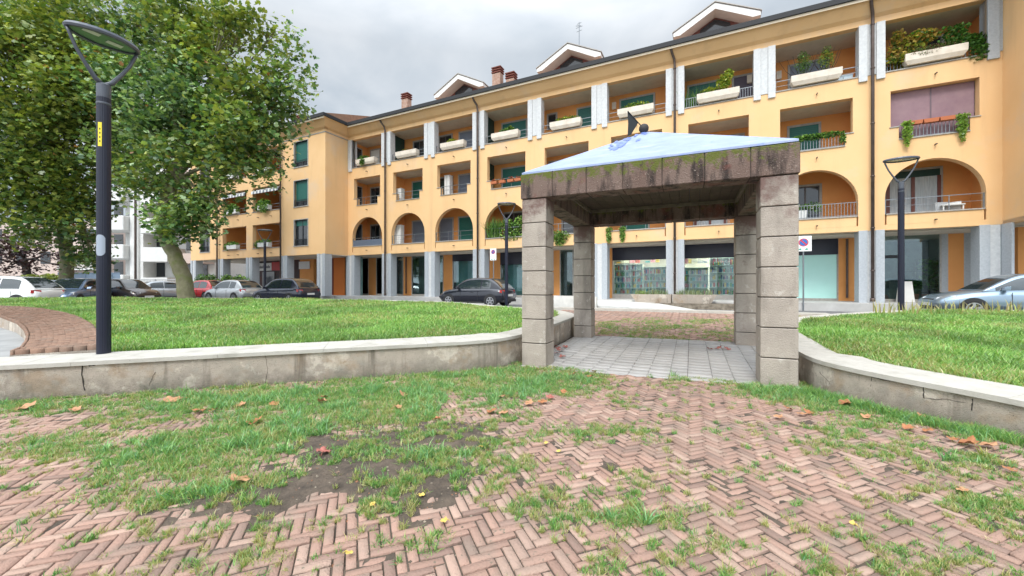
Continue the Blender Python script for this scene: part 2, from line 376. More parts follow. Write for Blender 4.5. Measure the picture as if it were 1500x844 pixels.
# left planter outline (outer edge of the coping)
L0 = [(-16, 2.3), (-9, 4.35), (-6.54, 5.17), (-3.62, 6.1), (-.75, 6.98), (-.16, 7.33)]
L1 = [tuple(PV(-.10, b)[:2]) for b in (.9, 2.0, 3.2, 4.1)]
L2 = [(1.75, 11.9), (1.35, 13.0), (.35, 13.75), (-1.0, 14.9), (-2.3, 16.3), (-4.6, 17.2), (-7.5, 17.9), (-9.6, 18.3), (-15, 19.2), (-24, 19.2), (-34, 17.5)]
R0 = [(9.5, -3.0), (6.2, .6), (5.1, 2.6), (4.78, 3.76), (4.42, 4.54), (4.24, 5.13), (4.20, 5.55)]
R1 = [tuple(PV(4.33, b)[:2]) for b in (.6, 1.8, 3.0, 4.0)]
R2 = [(6.6, 9.9), (7.3, 10.6), (9.9, 11.9), (13, 12.9), (16.2, 12.8), (20, 11.3), (24, 8), (26, 3)]
def offset(poly, d):
    """inward offset to the left of travel (planter lies to one side)"""
    out = []; n = len(poly)
    for i in range(n):
        a = Vector(poly[max(i-1, 0)]); b = Vector(poly[min(i+1, n-1)]); t = (b-a).normalized(); nn = Vector((-t.y, t.x))
        dd = d[i] if hasattr(d, '__len__') else d
        out.append(tuple(Vector(poly[i])+nn*dd))
    return out
def smoothpoly(p, k=2):
    for _ in range(k):
        q = [p[0]]
        for i in range(len(p)-1):
            a, b = Vector(p[i]), Vector(p[i+1]); L = (b-a).length
            r = min(.25, .35/L) if L > 0 else .25
            q += [tuple(a.lerp(b, r)), tuple(a.lerp(b, 1-r))]
        q.append(p[-1]); p = q
    return p
def planter_wall(name, line, side, wd, label):
    line = smoothpoly(line, 2); n = len(line)
    inner = offset(line, [side*(wd(p) if callable(wd) else wd) for p in line])
    root = empty(name, (*line[0], 0), 0, label, 'low wall')
    M = Matrix.Translation(root.location).inverted()
    mb = MB()
    for i in range(n-1):
        a, b, c, d = Vector(line[i]), Vector(line[i+1]), Vector(inner[i+1]), Vector(inner[i])
        za, zb = cz(a.y)-.055, cz(b.y)-.055
        mb.hexa([(*a, ghf(*a)-.25), (*b, ghf(*b)-.25), (*c, -.2), (*d, -.2), (*a, za), (*b, zb), (*c, cz(c.y)-.055), (*d, cz(d.y)-.055)])
    w_ = mb.build('wall', WALLC, None); w_.data.transform(M); w_.parent = root
    bm = bmesh.new(); bm.from_mesh(w_.data); bmesh.ops.remove_doubles(bm, verts=bm.verts, dist=1e-4); bm.to_mesh(w_.data); bm.free()
    # coping slabs about 1.2 m long with thin joints
    o2 = offset(line, -.035*side); mb = MB(); acc = 0
    for i in range(n-1):
        a, b, c, d = Vector(o2[i]), Vector(o2[i+1]), Vector(inner[i+1]), Vector(inner[i])
        L = (b-a).length; k = max(1, round(L/1.2)) if L > 1.0 else 1
        for j in range(k):
            g0 = .004/L if L > .8 else 0
            p0, p1 = a.lerp(b, j/k+g0), a.lerp(b, (j+1)/k-g0); q0, q1 = d.lerp(c, j/k+g0), d.lerp(c, (j+1)/k-g0)
            dz = random.uniform(-.002, .002)
            mb.hexa([(*p0, cz(p0.y)-.055), (*p1, cz(p1.y)-.055), (*q1, cz(q1.y)-.055), (*q0, cz(q0.y)-.055),
                     (*p0, cz(p0.y)+dz), (*p1, cz(p1.y)+dz), (*q1, cz(q1.y)+dz), (*q0, cz(q0.y)+dz)])
    c_ = mb.build('coping', COPE, None); c_.data.transform(M); c_.parent = root
    return inner
wdl = lambda p: .68 if p[1] < 7.6 else (.45 if p[1] < 12 else .35)
LI = planter_wall('planter_wall', L0+L1+L2, 1, wdl, 'long low concrete wall with pale coping around the lawn left of the pavilion')
wdr = lambda p: .68 if p[1] < 6 else (.45 if p[1] < 10 else .35)
RI = planter_wall('planter_wall', R0+R1+R2, -1, wdr, 'low concrete wall with pale coping around the lawn right of the pavilion, cracked face')
def wallpt(line, px, py):
    ln = smoothpoly(line, 2); best = None
    for i in range(len(ln)-1):
        (x0, y0), (x1, y1) = ln[i], ln[i+1]; k = (px-CX)/F; den = (x1-x0)-k*(y1-y0)
        if abs(den) < 1e-9: continue
        t = (k*y0-x0)/den
        if 0 <= t <= 1:
            y = y0+t*(y1-y0)
            if y > .3 and (best is None or y < best[1]): best = (k*y, y)
    return Vector((best[0], best[1], CH+(HY-py)/F*best[1])) if best else None
CRK = mat('crack', (.035, .03, .025), .95)
def crack(wall_, line, pts, r=.006, nm='crack', m=CRK):
    p = [wallpt(line, *q) for q in pts]; p = [q-Vector((0, .004, 0)) for q in p if q is not None]
    q_ = [p[0]]
    for i in range(len(p)-1):
        for j in range(1, 5): q_.append(p[i].lerp(p[i+1], j/4)+Vector((random.gauss(0, .003), 0, random.gauss(0, .005))))
    o_ = MB(); o_.tube(q_, [r*.7*random.uniform(.5, 1.3) for _ in q_], 5); c = o_.build(nm, m); c.parent = wall_; c.matrix_parent_inverse = Matrix.Translation(wall_.location).inverted(); c['label'] = 'thin dark crack in the wall face'
WL_, WR_ = [o for o in COL.objects if o.name.startswith('planter_wall')]
crack(WR_, R0, [(1275, 566), (1276, 553), (1310, 558), (1352, 567), (1353, 583)]); crack(WR_, R0, [(1424, 584), (1423, 601)], .008); crack(WR_, R0, [(1200, 545), (1215, 560), (1212, 570)], .003)
crack(WR_, R0, [(1353, 583), (1390, 585), (1424, 592)], .003)
crack(WL_, L0, [(121, 532), (120, 548), (124, 572)], .011); crack(WL_, L0, [(228, 545), (222, 556), (218, 566)], .003); crack(WL_, L0, [(388, 516), (392, 540), (389, 566)], .004)
crack(WL_, L0, [(131, 536), (140, 534)], .018)
lawn_l = [p for p in LI if p[0] > -6.0 or p[1] > 8]+[(-34, 17.2), (-34, 13.2)]+ring_out[::-1]
lawn_r = list(RI)
lawn_h = lambda x, y: cz(y)-.04
o = sheet('lawn_ground', lawn_l, lawn_h, LAWNB, .9); tag(o, 'raised green lawn bed left of the pavilion', 'ground', kind='structure')
o = sheet('lawn_ground', lawn_r, lawn_h, LAWNB, .9); tag(o, 'raised green lawn bed right of the pavilion', 'ground', kind='structure')
inpave = [(-15.2, 3.3), (-9.2, 5.05), (-7.0, 5.75)]+ring_in+[(-30, 12.2), (-30, 3)]
o = sheet('pavement', inpave, lambda x, y: .47, mat('light_pavement', (.32, .32, .315), .85, var=(.25, .25, .245), vscale=2), 1.0)
tag(o, 'light grey pavement inside the curved brick bench', 'pavement', kind='structure')
# ---------------------------------------------------------------- curved brick bench (left)
bench = empty('curved_brick_bench', (*ring_in[0], .47), 0, 'wide curved bench paved with brown bricks on the far left of the lawn', 'brick bench')
Mi = Matrix.Translation(bench.location).inverted()
def resample(p, k):
    p = [Vector(q) for q in p]; L = [0]
    for i in range(len(p)-1): L.append(L[-1]+(p[i+1]-p[i]).length)
    out = []
    for j in range(k+1):
        s = L[-1]*j/k; i = max(0, min(len(p)-2, next((q for q in range(len(L)-1) if L[q+1] >= s), len(p)-2)))
        out.append(p[i].lerp(p[i+1], (s-L[i])/max(1e-9, L[i+1]-L[i])))
    return out
NR_ = 230
RO = resample(ring_out, NR_); RI2 = resample(ring_in, NR_)
mb = MB()
for i in range(NR_):
    a, b, c, d = RI2[i], RI2[i+1], RO[i+1], RO[i]
    mb.hexa([(*a, .3), (*b, .3), (*c, .3), (*d, .3), (*a, ring_z(a.y)-.075), (*b, ring_z(b.y)-.075), (*c, ring_z(c.y)-.075), (*d, ring_z(d.y)-.075)])
o = mb.build('base_wall', WALLC); o.data.transform(Mi); o.parent = bench
Vb = []; Cb = []
def brickgeo(cor, z0, z1, bev=.006):
    """cor: 4 plan corners; returns 12 verts"""
    c = sum((Vector(p) for p in cor), Vector((0, 0)))/4
    ins = [Vector(p)+(c-Vector(p)).normalized()*bev*1.4 for p in cor]
    return [(*p, z1) for p in ins]+[(*Vector(p), z1-bev) for p in cor]+[(*Vector(p), z0) for p in cor]
BF = [(0, 1, 2, 3)]+[(4+i, 4+(i+1) % 4, (i+1) % 4, i) for i in range(4)]+[(8+i, 8+(i+1) % 4, 4+(i+1) % 4, 4+i) for i in range(4)]
for i in range(NR_):
    for rows in [(0, .045)]+[(.05+.95*j/6, .05+.95*(j+1)/6) for j in range(6)]:
        t0, t1 = rows; t0 += .004; t1 -= .004
        if rows[0] > 0 and i % 2: t0 = min(.99, t0+.07); t1 = min(1.0, t1+.07)
        if i % 2 and t0 > .05 and False: continue
        e = .06
        A = [RI2[i].lerp(RO[i], t0), RI2[i+1].lerp(RO[i+1], t0), RI2[i+1].lerp(RO[i+1], t1), RI2[i].lerp(RO[i], t1)]
        m0 = [A[0].lerp(A[1], e), A[1].lerp(A[0], e), A[2].lerp(A[3], e), A[3].lerp(A[2], e)]
        zz = ring_z(m0[0].y)+rng.normal()*.004
        Vb += brickgeo(m0, zz-.08, zz); q = .8+.4*rng.random()
        Cb += [(.27*q, .165*q, .115*q)]*12
def bricks(name, V, C, m, parent=None):
    n = len(V)//12; fa = []
    base = (np.arange(n)*12)[:, None]; fl = np.array([f for f in BF]).ravel()
    L = (base+fl[None]).ravel()
    return npmesh(name, np.array(V), np.full(n*9, 4), L, m, parent, np.array(C))
o = bricks('brick_top', Vb, Cb, BRICKM); o.data.transform(Mi); o.parent = bench
# ---------------------------------------------------------------- herringbone paving
def toimg(x, y, z=0.0): return CX+x/y*F, HY+(CH-z)/y*F
SOILP = [(700, 650, 60, 16, .5), (620, 705, 90, 20, .7), (470, 690, 160, 40, .7), (250, 760, 110, 20, .35), (600, 760, 60, 30, .5), (1000, 800, 60, 16, .4), (960, 690, 40, 14, .4), (560, 660, 130, 45, 1.0), (430, 735, 140, 30, .9), (640, 720, 70, 35, .7), (350, 745, 80, 25, .7), (690, 630, 50, 25, .6), (820, 650, 22, 20, .5), (900, 770, 35, 16, .5), (480, 640, 60, 20, .5)]
GREENP = [(420, 640, 130, 35, 1.3), (300, 690, 130, 35, 1.2), (250, 720, 120, 28, 1.1), (180, 660, 100, 25, .8), (560, 590, 190, 26, 1.4), (700, 565, 120, 22, 1.5), (300, 590, 220, 16, 1.2), (60, 600, 120, 14, .8), (60, 660, 90, 22, .55),
          (660, 655, 60, 26, 1.1), (600, 690, 70, 22, .9), (560, 720, 60, 18, .6), (120, 740, 110, 24, .6), (40, 790, 90, 20, .4), (800, 565, 60, 16, 1.5), (1140, 582, 70, 16, 1.6), (1230, 600, 80, 14, 1.3), (1340, 630, 80, 12, 1.4), (1460, 652, 70, 12, 1.5),
          (1430, 690, 70, 10, 1.0), (960, 560, 120, 6, .8), (900, 770, 60, 20, .8), (1000, 760, 50, 16, .8), (640, 800, 70, 20, .6), (820, 640, 70, 16, .5), (1050, 640, 30, 10, .7), (1200, 640, 90, 14, .35), (1290, 700, 130, 24, .3), (1260, 790, 100, 24, .35), (700, 730, 60, 20, .5), (480, 800, 120, 25, .25)]
def field(px, py, L):
    s = np.zeros(px.shape)
    for cx, cy, sx, sy, a in L: s += a*np.exp(-((px-cx)/sx)**2-((py-cy)/sy)**2)
    return s
BL, BW, NB = .189, .063, 3
ga = e2a-PI/4; gx = Vector((math.cos(ga), math.sin(ga))); gy = Vector((-math.sin(ga), math.cos(ga)))
Vb = []; Cb = []
pav_poly = [tuple(PV(-.25, -.02)[:2]), tuple(PV(4.4, -.02)[:2]), tuple(PV(4.4, 4.02)[:2]), tuple(PV(-.25, 4.02)[:2])]
Lpoly = L0+L1+L2+[(-40, 17), (-40, 2)]; Rpoly = R0+R1+R2
cand = []
for i in range(-320, 320):
    for j in range(-56, 56):
        cand.append(((i+2*NB*j)*BW, i*BW, BL, BW)); cc = i; cand.append((cc*BW, (cc-2*NB+1+2*NB*j)*BW, BW, BL))
cand = np.array(cand); ctr = cand[:, :2]+cand[:, 2:]/2
wx = ctr[:, 0]*gx.x+ctr[:, 1]*gy.x; wy = ctr[:, 0]*gx.y+ctr[:, 1]*gy.y
k = (wy > .7) & (np.abs(wx) < 1.55*wy+2.2) & inpoly(wx, wy, pl_poly) & ~inpoly(wx, wy, Lpoly) & ~inpoly(wx, wy, Rpoly) & ~inpoly(wx, wy, pav_poly)
px, py = toimg(wx, np.maximum(wy, .7)); soil = field(px, py, SOILP)+.45*(vnoise(wx, wy, .5, 3)-.5)+.3*(vnoise(wx, wy, .17, 4)-.5)
buried = soil > .55
seen = set()
for q in np.nonzero(k)[0]:
    x0, y0, dx, dy = cand[q]; key = (round(x0*1000), round(y0*1000), round(dx*1000))
    if key in seen: continue
    seen.add(key)
    gp = .0040+.0035*rng.random()**2
    cor = [(x0+gp, y0+gp), (x0+dx-gp, y0+gp), (x0+dx-gp, y0+dy-gp), (x0+gp, y0+dy-gp)]
    rr = rng.normal()*.012; cxy = Vector(((x0+dx/2), (y0+dy/2))); R2d = Matrix.Rotation(rr, 2)
    cw = []
    for c in cor:
        v = R2d @ (Vector(c)-cxy)+cxy; v = gx*v.x+gy*v.y; cw.append(v)
    z = ghf(wx[q], wy[q])+.024+rng.normal()*.0035-(.004 if buried[q] else 0)
    t = rng.normal(size=2)*.004
    vs = brickgeo(cw, z-.05, z, .003)
    for a_ in range(8):
        vs[a_] = (vs[a_][0], vs[a_][1], vs[a_][2]+(t[0] if a_ % 4 in (0, 1) else -t[0])*.5+(t[1] if a_ % 4 in (1, 2) else -t[1])*.5)
    Vb += vs
    h = rng.random(); b_ = .86+.26*rng.random()
    c = (.385, .235, .18) if h < .6 else ((.45, .30, .235) if h < .85 else (.30, .19, .15))
    dirt = vnoise(np.array([wx[q]]), np.array([wy[q]]), .8, 9)[0]
    c = [c[a_]*b_*(1-.28*dirt)+(.06, .055, .045)[a_]*dirt*.6 for a_ in range(3)]
    Cb += [tuple(c)]*8+[tuple(x*.35 for x in c)]*4
o = bricks('brick_paving', Vb, Cb, BRICKM); tag(o, 'pinkish bricks laid in a herringbone pattern across the square', 'paving', kind='structure')
print('bricks', len(Vb)//12)
# loose soil washed over the bricks and into their joints
st_ = .032; gx_, gy_ = np.meshgrid(np.arange(-11, 10, st_), np.arange(.75, 7.9, st_)); sh = gx_.shape
X_, Y_ = gx_.ravel(), gy_.ravel(); px, py = toimg(X_, Y_)
def soil_z(x, y):
    px, py = toimg(x, y); f = .52*field(px, py, SOILP)+.7*(vnoise(x, y, .42, 3)-.5)+.55*(vnoise(x, y, .14, 4)-.5)+.3*(vnoise(x, y, .05, 5)-.5)-.10*(px > 760)
    l = np.clip((f-.38)/.55, 0, 1); l = l*l*(3-2*l)
    return gh(x, y)+.011+.009*(vnoise(x, y, .33, 14)-.3)+.007*vnoise(x, y, .05, 15)+.024*l+.012*l*(vnoise(x, y, .07, 16)-.3)
Z_ = soil_z(X_, Y_)
ok_ = (np.abs(X_) < 1.36*Y_+1.4) & ~inpoly(X_, Y_, pav_poly)
I_ = np.arange(X_.size).reshape(sh); q_ = np.stack([I_[:-1, :-1], I_[:-1, 1:], I_[1:, 1:], I_[1:, :-1]], -1).reshape(-1, 4); q_ = q_[ok_[q_].all(1)]
us_, inv_ = np.unique(q_, return_inverse=True)
o = npmesh('loose_soil', np.stack([X_, Y_, Z_], 1)[us_], np.full(len(q_), 4), inv_.ravel(), SOIL, smooth=True); tag(o, 'dark soil filling the joints and lying over sunken bricks in the square', 'soil', kind='structure')
# grey pavers under the pavilion
Vb = []; Cb = []
r_ = 0; b_ = -.02
rows = []
a_ = -.02
while a_ < 4.2:
    wd_ = [.27, .36, .30, .33][r_ % 4]; b_ = -.02-(r_ % 3)*.09
    while b_ < 4.0:
        ln = .24+.03*math.sin(r_*7.1+b_*5); y0, y1 = max(b_, -.02), min(b_+ln, 4.0); x0, x1 = a_, min(a_+wd_, 4.24)
        if y1-y0 > .05 and x1-x0 > .05:
            cw = [Vector(PV(x0+.003, y0+.004)[:2]), Vector(PV(x1-.003, y0+.004)[:2]), Vector(PV(x1-.003, y1-.004)[:2]), Vector(PV(x0+.003, y1-.004)[:2])]
            c0 = (cw[0]+cw[2])/2; z = ghf(*c0)+.03+rng.normal()*.0015; Vb += brickgeo(cw, z-.05, z, .004)
            q = .9+.17*rng.random(); Cb += [(.40*q, .385*q, .37*q)]*8+[(.15, .14, .125)]*4
        b_ += ln
    a_ += wd_; r_ += 1
o = bricks('grey_paving', Vb, Cb, PAVER); tag(o, 'light grey stone pavers on the floor of the pavilion', 'paving', kind='structure')
# ================================================================ PAVILION
pv = empty('stone_pavilion', PFL, -(PI/2-e2a), 'open square pavilion with four grey block columns, mossy concrete beams and pale blue roof', 'pavilion')
# local: x along front (E1), y along side (E2), z up
ZC = 3.08; ZB = 3.53; AW, BD, CW = 4.20, 4.0, .46
for (a, b) in ((0, 0), (AW-CW, 0), (0, BD-CW), (AW-CW, BD-CW)):
    mb = MB(); z = ZC; k = 0
    while z > -.2:
        zz = z-.435
        j = random.uniform(-.004, .004)
        mb.box(a+j, a+CW+j, b+j, b+CW-j, zz+.014, z); z = zz; k += 1
    mb2 = MB(); mb2.box(a+.02, a+CW-.02, b+.02, b+CW-.02, -.25, ZC-.02)
    o = mb.build('column', CONC, pv, bevel=.008)
    o2 = mb2.build('mortar_core', mat('dark_mortar', (.05, .045, .04), .95), o)
BWID = .42
def beam(x0, x1, y0, y1, nm='beam'):
    mb = MB(); n = 7
    along = (x1-x0) > (y1-y0); L = (x1-x0) if along else (y1-y0)
    for i in range(n):
        s0, s1 = i/n*L+.004, (i+1)/n*L-.004
        if along: mb.box(x0+s0, x0+s1, y0, y1, ZC+.012, ZB+random.uniform(-.006, .006))
        else: mb.box(x0, x1, y0+s0, y0+s1, ZC+.012, ZB+random.uniform(-.006, .006))
    o = mb.build(nm, BEAMM, pv, bevel=.01)
    c = MB(); c.box(x0+.02, x1-.02, y0+.02, y1-.02, ZC+.03, ZB-.02); c.build('joint_core', MATS['dark_mortar'], o)
beam(-.02, AW+.02, -.02, BWID); beam(-.02, AW+.02, BD-BWID, BD+.02)
beam(-.02, BWID, BWID+.004, BD-BWID-.004); beam(AW-BWID, AW+.02, BWID+.004, BD-BWID-.004)
# board-marked ceiling with a ledge
mb = MB()
for i in range(17):
    x0 = BWID+i*(AW-2*BWID)/17; mb.box(x0+.003, x0+(AW-2*BWID)/17-.003, BWID, BD-BWID, 3.47+random.uniform(0, .006), 3.51)
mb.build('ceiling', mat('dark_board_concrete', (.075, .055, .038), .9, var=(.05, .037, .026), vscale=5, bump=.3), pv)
mb = MB()
mb.box(BWID, AW-BWID, BWID, BWID+.06, 3.40, 3.469); mb.box(BWID, AW-BWID, BD-BWID-.06, BD-BWID, 3.40, 3.469)
mb.box(BWID, BWID+.06, BWID+.06, BD-BWID-.06, 3.40, 3.469); mb.box(AW-BWID-.06, AW-BWID, BWID+.06, BD-BWID-.06, 3.40, 3.469)
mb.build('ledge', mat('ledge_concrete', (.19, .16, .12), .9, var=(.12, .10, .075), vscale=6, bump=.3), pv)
ROOFM = mat('pale_blue_roof', (.22, .275, .45), .5, var=(.31, .375, .56), vscale=2.6, vamt=.9, bump=.3, bscale=9, stains=[((.20, .28, .56), 6, .60, .70, (1, 1, .5)), ((.30, .30, .32), 18, .66, .72), ((.24, .17, .13), 34, .66, .70), ((.46, .52, .70), 3, .55, .75, (.5, .5, 4))])
mb = MB(); ap = 4.72; e = .0; cxp, cyp = AW/2-.12, BD/2
mb.add([(-e, -e, ZB+.012), (AW+e, -e, ZB+.012), (AW+e, BD+e, ZB+.012), (-e, BD+e, ZB+.012), (-e, -e, ZB+.045), (AW+e, -e, ZB+.045), (AW+e, BD+e, ZB+.045), (-e, BD+e, ZB+.045), (cxp, cyp, ap)],
       [(3, 2, 1, 0), (0, 1, 5, 4), (1, 2, 6, 5), (2, 3, 7, 6), (3, 0, 4, 7), (4, 5, 8), (5, 6, 8), (6, 7, 8), (7, 4, 8)])
rf = mb.build('roof', ROOFM, pv)
# ragged run of blue paint below the finial, on the front slope
nr = Vector((cxp, cyp, ap)); fl_, fr_ = Vector((0, 0, ZB+.045)), Vector((AW, 0, ZB+.045))
nrm = (fr_-fl_).cross(nr-fl_).normalized(); nrm = nrm if nrm.z > 0 else -nrm
def onroof(x, t): b0 = Vector((x, 0, ZB+.045)); return b0+(Vector((x, cyp, ap))-b0)*t+nrm*.006
BLUEP = mat('blue_paint_stain', (.07, .12, .40), .45, var=(.22, .30, .62), vscale=20, vamt=1)
mb = MB()
for i in range(44):
    tt = .42+.55*random.random(); wv = .05+.16*(1-abs(tt-.72)*3) if tt < .93 else .06
    x = cxp-.16+(.97-tt)*-.55+random.gauss(0, max(.03, wv)*.7)+(0.10*max(0, (tt-.86)/.12))
    s = .012+.035*random.random(); lim = cxp*tt*.98
    if x < lim: continue
    p = [onroof(x+s*math.cos(q)*(.7+.6*random.random()), min(.98, tt+s*.9*math.sin(q)*(.8+1.2*random.random())))+nrm*(i*.00012) for q in [0, .8, 1.6, 2.3, 3.1, 4, 4.7, 5.5]]
    mb.add(p, [tuple(range(8))])
mb.build('paint_stain', BLUEP, rf)
fin = MB(); bc = Vector((cxp-.06, cyp, ap+.07))
fin.lathe([(.001, -.10), (.06, -.085), (.095, -.03), (.10, .02), (.08, .07), (.04, .095), (.001, .10)], 14, bc)
ball = fin.build('finial_ball', mat('rusty_dark_metal', (.05, .045, .045), .7, .3), pv, smooth=True)
loc = pv.location; Rinv = Matrix.Rotation(PI/2-e2a, 3, 'Z')
def toloc(v): return Rinv @ (Vector(v)-loc)
def pvw(px, py, D): return toloc(P(px, py, D))
bw = pv.location+Matrix.Rotation(-(PI/2-e2a), 3, 'Z') @ bc; Db = bw.y
tip = bw+Vector((-.34, -.02, .36)); m_ = MB(); m_.tube([bc, toloc(tip)], [.012, .009], 6); m_.build('finial_rod', BLACKM, pv)
k_ = Db/F
fp = [Vector((bw.x+a/71*1.0, bw.y-.01, bw.z-b_/71*1.0)) for a, b_ in [(-24, -26), (-17, -19), (-9, -8), (-13, -1), (-19, 9), (-24, 11), (-23.5, 3), (-23, -8)]]
fp = [toloc(p) for p in fp]; thick = Rinv @ Vector((0, .02, 0))
m_ = MB(); n_ = len(fp); m_.add(fp+[p+thick for p in fp], [tuple(range(n_)), tuple(range(n_, 2*n_))[::-1]]+[(i, (i+1) % n_, n_+(i+1) % n_, n_+i) for i in range(n_)])
m_.build('pennant', BLACKM, pv)
# ================================================================ ORANGE APARTMENT BUILDING
bld = empty('apartment_building', O, TH, 'four storey orange apartment building with arched loggias, granite arcade columns and brown downpipes', 'building')
FZ = .79; ZL = 3.95
wall = MB()
T = .32
def col_span(u0, u1, z0, z1, w0=0.0, w1=T): wall.box(u0, u1, w0, w1, z0, z1)
NBAY = 9
for i in range(NBAY):
    u = 4*i
    # arch storey 3.95 - 7.2
    c = u+2.0; r = 1.55; sp_ = 5.30; zb = 4.18; zt = 7.20
    wall.box(u, u+4, 0, T, ZL, zb)
    col_span(u, c-r, zb, zt); col_span(c+r, u+4, zb, zt)
    n = 22; arc = [(c-r*math.cos(PI*k/n), sp_+r*math.sin(PI*k/n)) for k in range(n+1)]
    for k in range(n):
        (a, za), (b, zb2) = arc[k], arc[k+1]
        wall.add([(a, 0, za), (b, 0, zb2), (b, 0, zt), (a, 0, zt), (a, T, za), (b, T, zb2), (b, T, zt), (a, T, zt)],
                 [(0, 1, 2, 3), (7, 6, 5, 4), (4, 5, 1, 0), (3, 2, 6, 7)])
    # parapet panel, slightly narrower than the opening
    wall.box(c-r+.06, c+r-.06, .0, T-.03, zb-.01, 4.60)
    # second storey opening
    z0, z1 = 7.78, 9.92; a, b = u+.64, u+3.36; nz = 8.33; ni = .27
    wall.box(u, u+4, 0, T, zt, z0)
    col_span(u, a, z0, z1); col_span(b, u+4, z0, z1)
    col_span(a, a+ni, z0, nz); col_span(b-ni, b, z0, nz)
    # third storey: parapet up to 10.75, opening to 13.0
    wall.box(u, u+4, 0, T, z1, 10.75)
    col_span(u, u+.44, 10.75, 13.0); col_span(u+3.56, u+4, 10.75, 13.0)
wall.box(0, 36, 0, T, 13.0, 13.55)
# core volume behind the loggias, floors and soffits
CB = 1.8
wall.build('front_wall', ORANGE, bld)
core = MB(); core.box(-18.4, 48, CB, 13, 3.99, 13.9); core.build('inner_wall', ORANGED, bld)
fl = MB()
for z0, z1 in ((ZL+.003, 4.16), (7.22, 7.34), (9.925, 10.30), (13.003, 13.3)): fl.box(.02, 35.9, T-.01, CB, z0+.003, z1)
fl.build('loggia_slab', SOFFIT, bld)
class PMX:
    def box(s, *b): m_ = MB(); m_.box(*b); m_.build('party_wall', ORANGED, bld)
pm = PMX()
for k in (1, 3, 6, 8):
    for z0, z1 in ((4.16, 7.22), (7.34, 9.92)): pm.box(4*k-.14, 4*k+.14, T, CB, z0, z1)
    pm.box(4*k-.13, 4*k-.02, T, CB, 10.3, 13.0)
pm.box(.0, .14, T, CB, 4.16, 13); pm.box(35.86, 36, T, CB, 4.16, 13)
for k in (1, 3, 6, 8):
    for z0, z1 in ((10.3, 12.98),)+(((7.34, 9.9),) if k == 3 else ()):
        m_ = MB(); m_.box(4*k+.15, 4*k+.19, T+.02, CB-.05, z0, z1); m_.build('green_partition', DGREEN, bld)
# cornice: sloping cove under the gutter
def cornice(u0, u1, w, nm='cornice', e0=0, e1=0):
    """e0/e1 extend the outer edge for mitred corners"""
    prof = [(0, 13.25), (-.16, 13.36), (-.36, 13.60), (-.56, 13.84), (-.60, 13.88), (-.60, 13.94), (.3, 13.94), (.3, 13.25)]
    mb = MB(); vs = []
    for u, e in ((u0, -e0), (u1, e1)):
        for a, z in prof: vs.append((u+e*(-min(0, a))/.60*.60 if e else u, w+a, z))
    n = len(prof)
    mb.add(vs, [tuple(range(n))[::-1], tuple(range(n, 2*n))]+[(i, (i+1) % n, n+(i+1) % n, n+i) for i in range(n)])
    mb.build(nm, ORANGE, bld)
    g_ = MB()
    g_.box(u0-.62*e0, u1+.62*e1, w-.72, w-.605, 13.86, 14.09); g_.box(u0-.62*e0, u1+.62*e1, w-.64, w+.3, 14.02, 14.10)
    g_.build('gutter', DARKMET, bld)
    one_ = MB(); one_.box(u0-.62*e0, u1+.62*e1, w-.63, w-.602, 13.74, 13.858); one_.build('fascia', FASC, bld)
WW = -2.1
cornice(0, 35.95, 0, e0=-1, e1=-1)
# wing on the left --------------------------------------------------
wing = MB(); WU0, WU1 = -18.4, 0.0
ops = [(-13.2, -9.72), (-8.85, -5.3)]; wins = [(-16.75, -15.25), (-3.5, -1.95)]
rows = [(4.65, 6.65), (7.7, 9.75), (10.8, 12.85)]
wrow = [(4.67, 6.67), (7.72, 9.72), (10.79, 12.74)]
cols_ = sorted(ops+wins); cur = WU0
for a, b in cols_:
    wing.box(cur, a, WW, WW+T, ZL, 13.3); rr = rows if (a, b) in ops else wrow; z = ZL
    for z0, z1 in rr: wing.box(a, b, WW, WW+T, z, z0); z = z1
    wing.box(a, b, WW, WW+T, z, 13.3); cur = b
wing.box(cur, WU1, WW, WW+T, ZL, 13.3)
wing.box(WU1-T, WU1, WW+T, CB, ZL, 13.55); wing.box(WU0, WU0+T, WW+T, 8, ZL, 13.55)
wing.build('wing_wall', ORANGE, bld)
m_ = MB(); m_.box(WU0-.03, WU1+.03, WW-.03, WW, 13.0, 13.07); m_.box(WU1, WU1+.03, WW-.03, 0, 13.0, 13.07); m_.build('string_course', SILL, bld)
fl = MB()
for z in (ZL+.003, 7.0, 10.1, 12.95): fl.box(WU0+T, WU1-T, WW+T, CB, z, z+.18)
fl.box(-14.0, -4.6, WW+T, CB, 3.97, 4.2)
fl.build('wing_slab', SOFFIT, bld)
for a, b in ops: pm.box(a-.3, a-.1, WW+T, CB, 4.0, 12.9); pm.box(b+.1, b+.3, WW+T, CB, 4.0, 12.9)
cornice(WU0-.0, WU1, WW, e0=1, e1=1)
# return cornice of the wing (runs back to the main front)
def cornice_ret(w0, w1, u, sgn):
    prof = [(0, 13.25), (.16, 13.36), (.36, 13.60), (.56, 13.84), (.60, 13.88), (.60, 13.94), (-.3, 13.94), (-.3, 13.25)]
    mb = MB(); n = len(prof); vs = []
    for w, s in ((w0, -1), (w1, -1)):
        for a, z in prof: vs.append((u+sgn*a, w-max(0, a), z))
    mb.add(vs, [tuple(range(n)), tuple(range(n, 2*n))[::-1]]+[(i, (i+1) % n, n+(i+1) % n, n+i) for i in range(n)])
    mb.build('cornice', ORANGE, bld)
    g_ = MB(); x0, x1 = sorted((u+sgn*.605, u+sgn*.70)); g_.box(x0, x1, w0-.72, w1-.62, 13.855, 14.085)
    x0, x1 = sorted((u-sgn*.2, u+sgn*.64)); g_.box(x0, x1, w0-.62, w1-.64, 14.025, 14.105); g_.build('gutter', DARKMET, bld)
cornice_ret(WW, 0, 0.0, 1)
